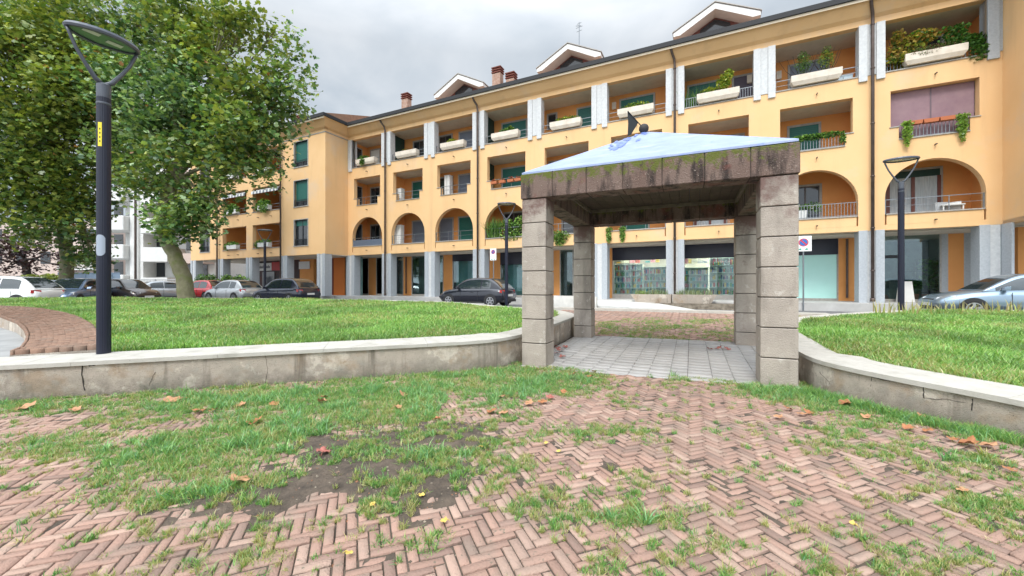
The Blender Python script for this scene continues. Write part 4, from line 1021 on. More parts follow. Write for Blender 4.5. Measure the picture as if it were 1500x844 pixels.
p = plant('leafy_plant', 4, PZ, 'low light green plants in the fifth top floor planter from the inner corner'); foliage('foliage', [(0, 0, .12, .8, .14, .2, 420)], .09, GP+YG, p)
p = plant('leafy_plant', 5, PZ, 'row of low green plants in the planter above the pennant'); foliage('foliage', [(0, 0, .12, .85, .14, .22, 480)], .09, GP+YG, p)
p = plant('yellow_shrub', 6, PZ, 'bright yellow-green shrub in the planter beside the plum shutter'); foliage('foliage', [(.25, 0, .45, .35, .2, .45, 420), (.5, 0, .8, .22, .15, .3, 160), (-.4, 0, .15, .4, .14, .2, 150)], .10, YG, p)
p = plant('tall_grass_plant', 6, 10.35, 'tall dark green strappy plants left of the yellow-green shrub on the top floor', w=.55, u=1.0); blade_plant('foliage', 260, 1.5, .35, 1.75, GP, p, wd=.05, lean=.6); m_ = MB(); m_.box(-.6, .6, -.15, .2, 0, .35); m_.build('pot', TERRA, p)
for q, (x, lb) in enumerate(((-.45, 'left of the two upright olive-like shrubs in the shared top floor planter'), (.40, 'right of the two upright olive-like shrubs in the shared top floor planter, lighter green'))):
    p = plant('upright_shrub', 7, PZ, lb, u=2+x); m_ = MB()
    for _ in range(16): a = random.gauss(0, .32); m_.tube([(a*.3, 0, -.05), (a*.7, random.gauss(0, .06), .4), (a, random.gauss(0, .1), .85+random.random()*.2)], [.012, .008, .004], 4)
    m_.build('stem', DBARK, p); foliage('foliage', [(0, 0, .55, .36, .18, .48, 520), (random.gauss(0, .1), 0, .95, .2, .12, .25, 130)], .085, (GP if q == 0 else YG+GP), p, LEAF4)
p = plant('heather', 8, PZ, 'reddish heather hanging over the planter on the rightmost top floor balcony'); foliage('foliage', [(0, -.05, .10, 1.0, .2, .2, 900), (-.3, -.2, .0, .5, .08, .18, 200)], .07, HEATH+GP[:1], p, LEAF4)
p = plant('autumn_shrub', 8, 10.4, 'large yellowing shrub filling the left half of the rightmost top floor balcony', w=.35, u=1.25); foliage('foliage', [(0, 0, 1.1, .75, .35, .8, 900), (.5, 0, 1.75, .6, .3, .35, 380), (-.3, 0, 1.9, .3, .3, .4, 120), (-.3, -.4, .85, .5, .15, .2, 180)], .13, YB+YG[:1]+GP[:1], p); m_ = MB()
for _ in range(12): a = random.gauss(0, .35); m_.tube([(a*.4, 0, 0), (a, 0, 1.0), (a*1.6, 0, 1.9)], [.02, .012, .005], 4)
m_.build('stem', DBARK, p)
p = plant('climbing_shrub', 8, 10.4, 'dark green sprawling shrub on the right half of the rightmost top floor balcony', w=.3, u=2.75); foliage('foliage', [(0, 0, 1.25, .55, .3, .35, 420), (.45, -.2, 1.05, .5, .25, .3, 420), (.55, -.35, .6, .3, .12, .5, 200), (.0, 0, 1.75, .5, .2, .25, 200)], .11, GP[:3], p)
# second storey
p = plant('ivy', 7, 8.38, 'green ivy along a second storey balcony rail, just right of the pavilion roof', w=.04); foliage('foliage', [(0, 0, .05, 1.15, .12, .16, 700), (1.0, -.05, -.2, .15, .08, .3, 90), (-.9, -.05, -.15, .2, .08, .25, 80)], .10, GP+LG[:1], p)
for j, x in enumerate((-.85, -.25, .35, .85)):
    t_ = plant('terracotta_trough', 3, 8.12, 'terracotta trough with red geraniums hung on the second storey rail of the fourth bay', 'flower box', w=.0, u=2+x, group='terracotta troughs on the rail of the fourth bay')
    m_ = MB(); m_.box(-.2, .2, -.09, .09, 0, .16, taper=.02); m_.build('trough', TERRA, t_); foliage('flowers', [(0, 0, .24, .2, .1, .1, 40)], .07, [(.35, .04, .02), (.08, .15, .03), (.4, .12, .06)], t_)
for j, x in enumerate((-.6, -.1, .4)):
    t_ = plant('terracotta_trough', 8, 8.34, 'long terracotta trough on the rail in front of the mauve blinds', 'flower box', w=-.02, u=2+x, group='terracotta troughs in front of the mauve blinds')
    m_ = MB(); m_.box(-.22, .22, -.1, .1, 0, .15, taper=.02); m_.build('trough', TERRA, t_)
for x, lb in ((-.85, 'lime green plant hanging from the left end of the rail before the mauve blinds'), (.82, 'lime green plant hanging from the right end of the rail before the mauve blinds')):
    p = plant('hanging_plant', 8, 8.4, lb, w=-.10, u=2+x); foliage('foliage', [(0, 0, .0, .24, .14, .14, 170), (0, -.03, -.35, .18, .08, .4, 300), (.02*x, -.03, -.75, .1, .06, .3, 100)], .09, LG, p)
# first storey
p = plant('balcony_greenery', 3, 4.7, 'mass of strappy plants filling the arched balcony behind the middle street lamp', w=.25); blade_plant('strappy_leaves', 260, .9, .4, 1.35, GP+LG[:1], p, wd=.04, lean=.75, x0=-1.0)
foliage('foliage', [(.0, 0, .75, .5, .25, .45, 380), (.9, 0, .8, .5, .25, .5, 420), (.3, -.28, .1, .9, .08, .4, 330)], .11, GP+LG, p)
p = plant('trailing_plant', 4, 4.72, 'pale green plants trailing just right of the left front pavilion column', w=-.04, u=1.55); foliage('foliage', [(0, 0, -.2, .75, .1, .35, 520), (.1, -.02, -.55, .4, .08, .25, 160)], .10, LG+GP, p)
for x, lb in ((.55, 'left one of two green tufts hanging from the balcony behind the pavilion beam'), (1.3, 'right one of two green tufts hanging from the balcony behind the pavilion beam')):
    p = plant('hanging_plant', 5, 4.7, lb, w=-.08, u=x); foliage('foliage', [(0, 0, 0, .22, .1, .15, 110), (0, -.02, -.35, .15, .07, .4, 240)], .09, GP+LG, p)
p = plant('flower_box', 7, 4.7, 'leafy pots and white flowers behind the barred arched balcony right of the pavilion', w=.35, u=1.3); foliage('foliage', [(-.1, 0, .55, .8, .2, .2, 420), (.7, 0, .5, .35, .2, .3, 120)], .09, GP+[(.5, .5, .45)], p); m_ = MB()
m_.box(-.8, .4, -.12, .12, 0, .38, taper=.03); m_.build('trough', WHITE, p)
# wing plants
k = 0
WL = ['bushy plants in a white box on the lower left loggia of the wing', 'white box with a neat green plant on the lower right loggia of the wing', 'clipped greens and a pot on the middle left loggia of the wing', 'lush spilling plants on the middle right loggia of the wing', 'greens on the upper left loggia of the wing behind the tree', 'white box with greens on the upper right loggia of the wing']
for z in (4.7, 7.75, 10.85):
    for (a, b) in ops:
        c = (a+b)/2
        p = empty('flower_box', W(c, WW-.08, z), TH, WL[k], 'flower box'); m_ = MB(); m_.box(-.75, .65, -.14, .16, .05, .4, taper=.02); m_.build('box', WHITE, p)
        big = 2.2 if k in (2, 3) else 1
        foliage('foliage', [(-.2, 0, .5, 1.0, .2, .22*big, int(330*big)), (-.9, -.05, .25, .3, .15, .35, 120)]+([(.1, -.15, .2, .6, .1, .45, 220)] if k == 3 else []), .12, GP+LG[:1], p); k += 1
# chair on a balcony, planter in front of the bookshop
def flat_place(u, w, z): return W(u, w, z)
for q, (ua, ub, lb) in enumerate(((22.05, 23.95, 'left one of two weathered concrete planters in front of the bookshop'), (24.02, 25.95, 'right one of two weathered concrete planters in front of the bookshop'))):
    r_ = empty('concrete_planter', W((ua+ub)/2, -1.5, .70), TH, lb, 'planter', 'concrete planters in front of the bookshop')
    L = (ub-ua)/2; m_ = MB(); m_.add([(-L+.25*(q == 0), -.28, 0), (L-.25*(q == 1), -.28, 0), (L-.25*(q == 1), .28, 0), (-L+.25*(q == 0), .28, 0), (-L, -.36, .42), (L, -.36, .42), (L, .36, .42), (-L, .36, .42),
             (-L+.06, -.30, .42), (L-.06, -.30, .42), (L-.06, .30, .42), (-L+.06, .30, .42), (-L+.06, -.30, .36), (L-.06, -.30, .36), (L-.06, .30, .36), (-L+.06, .30, .36)],
             [(0, 3, 2, 1), (0, 1, 5, 4), (1, 2, 6, 5), (2, 3, 7, 6), (3, 0, 4, 7), (4, 5, 9, 8), (5, 6, 10, 9), (6, 7, 11, 10), (7, 4, 8, 11), (8, 9, 13, 12), (9, 10, 14, 13), (10, 11, 15, 14), (11, 8, 12, 15), (12, 13, 14, 15)])
    m_.build('box', WALLC, r_)
    p = empty('spiky_plant', W((ua+ub)/2, -1.5, 1.07), TH, ('clump of bright green and grey spiky plants in the left bookshop planter', 'row of pale spiky plants in the right bookshop planter')[q], 'plant')
    blade_plant('leaves', 190, 1.6, .4, .36, [(.22, .28, .16), (.30, .34, .22), (.14, .2, .1)], p, wd=.03, lean=.8)
    if q == 0: foliage('foliage', [(-.5, 0, .1, .35, .2, .14, 160)], .08, LG, p)
# dirt and stone kerb below the planters
m_ = MB(); m_.hexa([tuple(W(21, -2.3, .3)), tuple(W(28, -2.3, .3)), tuple(W(28, -1.1, .3)), tuple(W(21, -1.1, .3)), tuple(W(21.6, -2.0, .70)), tuple(W(27.6, -2.0, .70)), tuple(W(27.6, -1.1, .70)), tuple(W(21.6, -1.1, .70))])
o = m_.build('planting_kerb', mat('dirty_kerb', (.20, .17, .13), .95, var=(.07, .055, .04), vscale=4, bump=.9), None); tag(o, 'dark dirty kerb strip below the bookshop planters', 'kerb', kind='structure')
# pale kerb at the far end of the plaza
def kerb(u0, u1, w0, w1, z0, z1, label):
    mb = MB(); n = max(1, round((u1-u0)/1.0))
    for j in range(n):
        a = u0+(u1-u0)*j/n+.004; b = u0+(u1-u0)*(j+1)/n-.004
        mb.hexa([tuple(W(a, w0, z0)), tuple(W(b, w0, z0)), tuple(W(b, w1, z0)), tuple(W(a, w1, z0)), tuple(W(a, w0, z1)), tuple(W(b, w0, z1)), tuple(W(b, w1, z1)), tuple(W(a, w1, z1))])
    o = mb.build('kerb', COPE); tag(o, label, 'kerb', kind='structure')
kerb(18.6, 29.5, -5.0, -4.35, .2, .53, 'pale stone kerb across the far end of the brick path')
# white ramp wall beside the rear left column and the ramp leading up to the arcade
rw = MB(); a, b, c, d = W(17.5, -3.9), W(20.9, -4.2), W(20.9, -4.0), W(17.5, -3.7)
rw.hexa([(a.x, a.y, .3), (b.x, b.y, .3), (c.x, c.y, .3), (d.x, d.y, .3), (a.x, a.y, 1.08), (b.x, b.y, 1.02), (c.x, c.y, 1.02), (d.x, d.y, 1.08)])
o = rw.build('ramp_wall', mat('white_wall_panel', (.66, .65, .61), .7, var=(.52, .51, .48), vscale=2, bump=.1)); tag(o, 'short white wall seen between the two left pavilion columns', 'wall')
rp = MB(); q0, q1, q2, q3 = W(20.9, -3.9), W(25.4, -3.9), W(22.5, -1.1), W(18.5, -1.1)
rp.hexa([(q0.x, q0.y, .3), (q1.x, q1.y, .3), (q2.x, q2.y, .3), (q3.x, q3.y, .3), (q0.x, q0.y, .60), (q1.x, q1.y, .46), (q2.x, q2.y, .78), (q3.x, q3.y, .80)])
o = rp.build('ramp', mat('pale_ramp', (.62, .62, .60), .7, var=(.50, .50, .48), vscale=2, bump=.1)); tag(o, 'pale paved ramp rising from the plaza to the arcade', 'pavement', kind='structure')
# ================================================================ STREET LAMPS
def street_lamp(loc, ang, label, h=4.67, sticker=False, r=.082, hw=.42, tilt=0):
    root = empty('street_lamp', loc, 0, label, 'street lamp', 'tall dark street lamps with triangular heads')
    ph = h-.75*hw/.42
    mb = MB(); n = 28; vs = []
    for z in (-.15, .02, ph-.10):
        for j in range(n*2):
            q = 2*PI*j/(n*2); rr = r*(1.0 if j % 2 else .965); vs.append((rr*math.cos(q), rr*math.sin(q), z))
    m2 = n*2; mb.add(vs, [(i*m2+j, i*m2+(j+1) % m2, (i+1)*m2+(j+1) % m2, (i+1)*m2+j) for i in range(2) for j in range(m2)]+[tuple(range(2*m2, 3*m2))])
    pole = mb.build('pole', POLEM, root)
    c = MB(); c.lathe([(r*.98, ph-.30), (r*1.06, ph-.29), (r*1.06, ph-.27), (r*.95, ph-.26), (r*.95, ph-.2), (r*1.0, ph-.19), (r*1.02, ph-.0), (r*.7, ph+.02)], 24); c.build('collar', HEADM, root, smooth=False)
    ca, sa = math.cos(ang), math.sin(ang)
    def hp(t, s, z): return (t*ca-s*sa, t*sa+s*ca, z)
    zt = h
    for sgn in (-1, 1):
        a_ = MB(); a_.tube([hp(0, 0, ph-.01), hp(sgn*hw*.24, 0, ph+.07), hp(sgn*hw*.52, 0, ph+.23*(h-ph)/.75+.03), hp(sgn*hw*.76, 0, ph+.45*(h-ph)/.75), hp(sgn*hw*.93, 0, ph+.64*(h-ph)/.75), hp(sgn*hw*1.0, 0, zt-.02)], [.036, .032, .026, .024, .023, .023], 8); a_.build('arm', HEADM, root, smooth=True)
    hd = MB(); n = 26; out = []
    for j in range(n): q = 2*PI*j/n; x = math.cos(q); out.append((hw*1.07*x, .27*hw/.42*math.sin(q)*(1-.18*x*x)))
    vs = []
    for k_, z in ((1.0, zt-.03), (1.03, zt+.0), (.98, zt+.035), (.6, zt+.06)): vs += [hp(a*k_, b*k_, z) for a, b in out]
    inn = [(a*.90, b*.78) for a, b in out]; vs += [hp(a, b, zt-.03) for a, b in inn]; vs += [hp(a, b, zt-.005) for a, b in inn]
    fs = [(i*n+j, i*n+(j+1) % n, (i+1)*n+(j+1) % n, (i+1)*n+j) for i in range(3) for j in range(n)]+[tuple(range(3*n, 4*n))]
    fs += [(j, (j+1) % n, 4*n+(j+1) % n, 4*n+j) for j in range(n)]+[(4*n+j, 4*n+(j+1) % n, 5*n+(j+1) % n, 5*n+j) for j in range(n)]
    hd.add(vs, fs); head = hd.build('lamp_head', HEADM, root)
    gl = MB(); gl.add([hp(a*.99, b*.99, zt-.012) for a, b in inn], [tuple(range(n))]); gl.build('glass', LAMPG, head)
    ld = MB()
    for x, y0 in ((-.16, -.09), (.12, .0)): ld.add([hp(x-.09, y0-.05, zt-.018), hp(x+.09, y0-.05, zt-.018), hp(x+.09, y0+.05, zt-.018), hp(x-.09, y0+.05, zt-.018)], [(0, 1, 2, 3)])
    ld.build('led_panel', mat('led_panel', (.55, .60, .50), .3), head)
    bp_ = MB(); bp_.lathe([(r*1.25, -.01), (r*1.25, .012), (r*1.02, .016)], 24); bp_.build('base_plate', HEADM, root)
    if sticker:
        def patch(a0, a1, z0, z1, nm, m_, rr=r*1.012, rc=0):
            b_ = MB(); k_ = 8
            for j in range(k_):
                qa, qb = a0+(a1-a0)*j/k_, a0+(a1-a0)*(j+1)/k_
                ca_ = 0.0
                def zz(q, z, s_):
                    t_ = abs((q-(a0+a1)/2)/((a1-a0)/2)); return z+s_*rc*(t_**3)
                b_.add([(rr*math.cos(qa), rr*math.sin(qa), zz(qa, z0, 1)), (rr*math.cos(qb), rr*math.sin(qb), zz(qb, z0, 1)), (rr*math.cos(qb), rr*math.sin(qb), zz(qb, z1, -1)), (rr*math.cos(qa), rr*math.sin(qa), zz(qa, z1, -1))], [(0, 1, 2, 3)])
            b_.build(nm, m_, root)
        fa = -.78   # side facing the camera
        patch(fa-.85, fa-.25, 3.05, 3.40, 'yellow_sticker', mat('yellow_sticker', (.75, .62, .03), .5))
        for z in (3.11, 3.17, 3.23, 3.29): patch(fa-.62, fa-.45, z, z+.025, 'sticker_mark', BLACKM, r*1.02)
        patch(fa-1.35, fa+.2, 1.45, 1.76, 'grey_plate', mat('grey_plate', (.33, .38, .45), .4, .3), rc=.05)
    return root
street_lamp((-6.03, 5.95, .50), math.atan2(.72, .35), 'nearest street lamp rising from the low wall coping, with a yellow sticker and grey plate', 4.66, True, hw=.385, r=.08)
e1ang = TH
street_lamp((P(1320, 449, 13.0).x, 13.0, .45), math.atan2(-.42, .9), 'street lamp in front of the rightmost arched balcony', 5.15, hw=.42)
street_lamp((P(742, 441, 19.8).x, 19.8, .42), math.radians(4), 'street lamp standing in front of the dark parked hatchback, left of the pavilion', 5.15)
street_lamp((P(388, 437, 28.0).x, 28.0, .42), math.radians(10), 'farthest street lamp, in front of the wing arcade behind the silver car', 5.0, hw=.44)
# ================================================================ ROAD SIGNS
def disc(mb, c, r, w, n=28, r0=0.0):
    vs = []; fs = []
    for j in range(n): q = 2*PI*j/n; vs.append((c[0]+r*math.cos(q), w, c[1]+r*math.sin(q)))
    if r0 <= 0: mb.add(vs, [tuple(range(n))])
    else:
        vs += [(c[0]+r0*math.cos(2*PI*j/n), w, c[1]+r0*math.sin(2*PI*j/n)) for j in range(n)]
        mb.add(vs, [(j, (j+1) % n, n+(j+1) % n, n+j) for j in range(n)])
def nopark(u, w, z0, z1, hw, label, ztop_pole):
    root = empty('no_parking_sign', W(u, w, .42), TH, label, 'road sign')
    m_ = MB(); m_.tube([(0, .04, 0), (0, .04, ztop_pole-.42)], .03, 10); m_.build('pole', RAILM, root)
    a, b = z0-.42, z1-.42
    m_ = MB(); m_.box(-hw, hw, -.012, .0, a, b); pl = m_.build('plate', mat('sign_white', (.82, .82, .82), .4), root)
    cz_ = b-hw*.98; R_ = hw*.62
    m_ = MB(); disc(m_, (0, cz_), R_, -.0145, 28, R_*.80); m_.build('red_ring', mat('sign_red', (.6, .03, .03), .4), pl)
    m_ = MB(); disc(m_, (0, cz_), R_*.79, -.0145); m_.build('blue_disc', mat('sign_blue', (.03, .14, .45), .4), pl)
    m_ = MB(); d = R_*.60; t = R_*.10; m_.add([(-d-t, -.0165, cz_+d-t), (-d+t, -.0165, cz_+d+t), (d+t, -.0165, cz_-d+t), (d-t, -.0165, cz_-d-t)], [(0, 1, 2, 3)]); m_.build('red_bar', MATS['sign_red'], pl)
    for x in (-.45, .35):
        m_ = MB(); s = hw*.22; m_.add([(hw*x-s, -.0145, a+s*1.0), (hw*x+s*.6, -.0145, a+s*.7), (hw*x+s, -.0145, a+s*1.6), (hw*x+s*.2, -.0145, a+s*2.2), (hw*x-s*.5, -.0145, a+s*1.7)], [(0, 1, 2, 3, 4)]); m_.build('symbol', mat('sign_green', (.08, .35, .25), .5), pl)
    return root
us = U(1177, -1.3); nopark(us, -1.3, 3.05, 3.72, .29, 'square no parking sign beside the right front pavilion column', 3.75)
us = U(722.5, -2.0); nopark(us, -2.0, 3.05, 3.75, .21, 'narrow no parking sign on a thin pole behind the dark hatchback', 3.7)
# ================================================================ TREES
TREEP = [(.26, .35, .19), (.09, .18, .07), (.06, .13, .05), (.13, .23, .08), (.17, .27, .09), (.04, .09, .035), (.21, .29, .09)]  # the pale first tone paints leaf highlights into the colour
TREEY = [(.15, .21, .045), (.20, .25, .05), (.09, .16, .04), (.25, .28, .06)]
def tree(name, base, path, rads, blobs, size, label, leaves_per=26, cl=2.6, seed=1, pal=TREEP, bark=BARK, cat='tree', ylight=None, csz=.42):
    r_ = np.random.default_rng(seed); random.seed(seed)
    root = empty(name, base, 0, label, cat); b0 = Vector(base)
    mb = MB(); k = 14; vs = []; path = [Vector(p)-b0 for p in path]
    # smooth the trunk path
    pp = [path[0]]; rr = [rads[0]]
    for i in range(len(path)-1):
        for j in range(1, 5): t = j/4; pp.append(path[i].lerp(path[i+1], t)+Vector((random.gauss(0, .012), random.gauss(0, .012), 0))); rr.append((rads[i]*(1-t)+rads[i+1]*t)*random.uniform(.95, 1.06))
    mb.tube(pp, rr, k); top = pp[-1]; tr = mb.build('trunk', bark, root, smooth=True)
    lb = MB()
    C_ = []
    for (x, y, z, rx, ry, rz) in blobs:
        c = Vector((x, y, z))-b0; mid = top.lerp(c, .5)+Vector((random.gauss(0, .25), random.gauss(0, .25), random.uniform(-.1, .35)))
        st = pp[-1-random.randrange(0, 3)]
        r0 = min(rads[-1]*.55, .05+.022*(c-st).length)
        lb.tube([st, st.lerp(mid, .5)+Vector((0, 0, .12)), mid, mid.lerp(c, .5), c], [r0, r0*.8, r0*.6, r0*.4, r0*.2], 7)
        for _ in range(7):
            v = Vector(r_.normal(size=3)).normalized(); e = c+Vector((v.x*rx, v.y*ry, v.z*rz))*.85; s_ = mid.lerp(c, random.uniform(.2, 1))
            lb.tube([s_, s_.lerp(e, .5)+Vector((0, 0, .1)), e], [r0*.28, r0*.16, r0*.05], 5)
        n = max(6, int(rx*ry*rz*cl*4.19**.9))
        v = r_.normal(size=(n, 3)); v /= np.linalg.norm(v, axis=1)[:, None]; v *= (r_.random(n)**.36)[:, None]
        C_.append(v*np.array([rx, ry, rz])+np.array(c))
    lb.build('limbs', bark, tr, smooth=True)
    C_ = np.concatenate(C_); keep = vnoise(C_[:, 0]+C_[:, 1]*.7, C_[:, 2], 1.1, seed)+.35*r_.random(len(C_)) > .33; C_ = C_[keep]
    n = len(C_)*leaves_per; ci = np.repeat(np.arange(len(C_)), leaves_per)
    d = r_.normal(size=(n, 3))*np.array([csz, csz, csz*.62]); Pn = C_[ci]+np.clip(d, -1.5*csz, 1.5*csz)
    tone = (.85+.75*r_.random(len(C_))**1.5)[ci][:, None]
    cols = np.array(pal)[r_.integers(0, len(pal), n)]*tone*(1+.15*r_.normal(size=(n, 1)))
    if ylight is not None:
        wy_ = np.clip(vnoise(Pn[:, 0], Pn[:, 2], 3.0, 5)*1.6-.35+ylight(Pn), 0, 1)[:, None]
        cy = np.array(TREEY)[r_.integers(0, len(TREEY), n)]*tone; cols = np.where(r_.random((n, 1)) < wy_, cy, cols)
    br = r_.random(n) < .005; cols[br] = (.30, .14, .05)
    leaves('crown', Pn, size, np.clip(cols, .005, 1), LEAFM, root, LEAF, flat=.7)
    return root
def bl(L, asp=1.0): 
    out = []
    for px, py, r, D in L:
        p = P(px, py, D); R_ = r/F*D; out.append((p.x, p.y, p.z, R_, R_*.95, R_*asp))
    return out
t1b = P(277, 437, 18.4); t1b.z = .85
T1 = bl([(350, 50, 34, 18), (335, 22, 24, 17.5), (398, 52, 26, 18.5), (420, 95, 30, 18.5), (418, 140, 30, 18), (380, 130, 48, 17.5), (400, 185, 30, 18.5), (345, 190, 50, 17), (300, 130, 55, 18), (265, 75, 50, 18.5), (255, 20, 45, 19),
         (350, 240, 42, 17.5), (385, 232, 22, 18.5), (300, 225, 50, 18), (250, 170, 55, 19), (240, 250, 50, 18), (224, 282, 30, 18.5), (255, 315, 34, 17.5), (300, 295, 40, 17.5), (335, 285, 22, 18.5), (292, 330, 22, 17.8), (255, 335, 18, 18), (310, 60, 42, 20), (300, 180, 50, 21), (200, 220, 45, 20), (190, 120, 50, 20), (270, 285, 35, 20.5)], .95)
tree('plane_tree', t1b, [t1b+Vector((0, 0, -.4)), P(268, 405, 18.3), P(255, 372, 18.2), P(243, 350, 18.2), P(237, 330, 18.2), P(240, 300, 18.3), P(262, 240, 18.3)], [.37, .30, .27, .25, .25, .23, .18], T1, .205,
     'large plane tree with a slanting mossy trunk in front of the red car', seed=3, cl=3.5, leaves_per=44, ylight=lambda p: .12*(p[:, 2]-6)/6-.15)
t2b = P(98, 436, 24.5); t2b.z = .42
T2 = bl([(60, 60, 60, 22), (10, 90, 60, 21), (-40, 40, 60, 22), (120, 40, 55, 22), (100, 110, 60, 21), (40, 160, 60, 21), (130, 160, 55, 22), (-30, 170, 60, 22), (190, 60, 50, 23), (215, 20, 42, 23), (180, 190, 50, 23),
         (20, 230, 55, 21.5), (90, 230, 55, 22), (150, 250, 45, 23), (60, 290, 50, 22), (110, 305, 45, 22.5), (10, 300, 45, 22), (140, 300, 26, 23), (80, 345, 28, 23), (125, 350, 20, 24), (-60, 260, 60, 22), (40, 345, 22, 23), (150, 100, 50, 24), (60, 10, 45, 24), (138, 385, 9, 23.5), (125, 372, 12, 24)], .95)
tree('plane_tree', t2b, [t2b+Vector((0, 0, -.3)), P(98, 405, 24.5), P(98, 380, 24.5), P(95, 350, 24.3), P(90, 310, 24), P(85, 260, 23.5), P(75, 180, 23)], [.37, .33, .31, .31, .30, .27, .2], T2, .235,
     'large plane tree with an upright thick trunk behind the nearest street lamp', seed=5, cl=1.6, leaves_per=46, ylight=lambda p: .28+.10*(p[:, 2]-9)/6, csz=.5)
PURP = [(.03, .010, .014), (.05, .016, .02), (.03, .012, .015), (.05, .03, .02)]
for (px, sd_, lb) in ((-15, 11, 'dark purple-leaved tree at the far left edge, behind the white car'), (38, 12, 'dark purple-leaved tree right behind the yellow-green hedge')):
    b_ = P(px, 428, 33); b_.z = .42
    tree('purple_plum_tree', b_, [b_+Vector((0, 0, -.2)), P(px+2, 400, 33), P(px-3, 380, 33)], [.30, .24, .2], bl([(px-25, 372, 22, 33), (px+18, 368, 26, 33), (px+45, 375, 18, 33), (px, 350, 28, 33), (px+60, 392, 9, 33), (px-30, 395, 12, 33)], .8), .2, lb, seed=sd_, cl=2.2, leaves_per=18, pal=PURP, bark=DBARK, csz=.35)
# hedge, bushes
def bush(name, px0, px1, py0, py1, D, pal, label, cat='bush', n=1500, size=.14):
    c = P((px0+px1)/2, py1, D); w_ = (px1-px0)/F*D/2; h_ = (py1-py0)/F*D
    root = empty(name, c, 0, label, cat); m_ = MB()
    for _ in range(14): a = random.uniform(-w_*.8, w_*.8); m_.tube([(a, 0, -.3), (a+random.gauss(0, .1), random.gauss(0, .15), h_*.8)], [.03, .01], 5)
    m_.build('stem', DBARK, root)
    B_ = []; k = max(2, int(w_/h_*2.4))
    for j in range(k): x = -w_+w_*2*(j+.5)/k; B_.append((x, 0, h_*.5, w_/k*1.5, .55, h_*.5*random.uniform(.85, 1.08), int(n/k)))
    foliage('foliage', B_, size, pal, root); return root
bush('hedge', 30, 84, 401, 425, 29, [(.22, .26, .06), (.14, .19, .04), (.28, .30, .10)], 'yellow-green clipped hedge behind the parked cars at the far left', 'hedge', 2600, .16)
bush('bush', 288, 316, 401, 432, 34.5, GP, 'green bush in the first opening of the wing arcade, above the red car', n=1500)
bush('bush', 323, 361, 400, 432, 33.5, GP+LG[:1], 'green bush in the wing arcade below the white shop sign', n=2000)
# ================================================================ CARS
TYRE = mat('tyre_rubber', (.02, .02, .022), .8); RIM = mat('alloy_rim', (.45, .46, .48), .3, .8); CGL = mat('car_glass', (.02, .03, .035), .05, spec=1.0, coat=.6)
TRIM = mat('black_car_trim', (.018, .018, .02), .5); HL = mat('headlight_lens', (.65, .68, .70), .12, coat=1.0); TL = mat('tail_light_lens', (.40, .015, .02), .2, coat=1.0); PLATE = mat('licence_plate', (.72, .72, .70), .4)
def paint(nm, c, met=.35): return mat(nm, c, .32, met, coat=1.0)
KIND = {  # x is forward; stations: (x/L, z_bottom, z_belt, z_top)
 'hatch': dict(st=[(-.5, .42, .70, .78), (-.485, .30, .82, .90), (-.44, .25, .92, .96), (-.30, .22, .94, .97), (-.1, .20, .93, .96), (.12, .20, .92, .95), (.22, .20, .90, .96), (.32, .22, .84, .92), (.42, .25, .74, .82), (.475, .30, .64, .70), (.5, .40, .55, .57)], gh=(-.475, .27, -.27, .05), H=1.46),
 'sedan': dict(st=[(-.5, .42, .78, .86), (-.485, .30, .88, .96), (-.43, .25, .92, 1.0), (-.30, .22, .93, .98), (-.1, .20, .92, .95), (.12, .20, .91, .94), (.22, .20, .88, .94), (.32, .22, .82, .90), (.42, .25, .72, .80), (.475, .30, .62, .68), (.5, .40, .54, .56)], gh=(-.38, .27, -.20, .06), H=1.43),
}
def quadpatch(p, s0, s1, t0, t1, off):
    a, b, c, d = p    # bottom-left, bottom-right, top-right, top-left
    def q(s, t): return a.lerp(b, s).lerp(d.lerp(c, s), t)
    n = (b-a).cross(d-a).normalized()*off
    return [q(s0, t0)+n, q(s1, t0)+n, q(s1, t1)+n, q(s0, t1)+n]
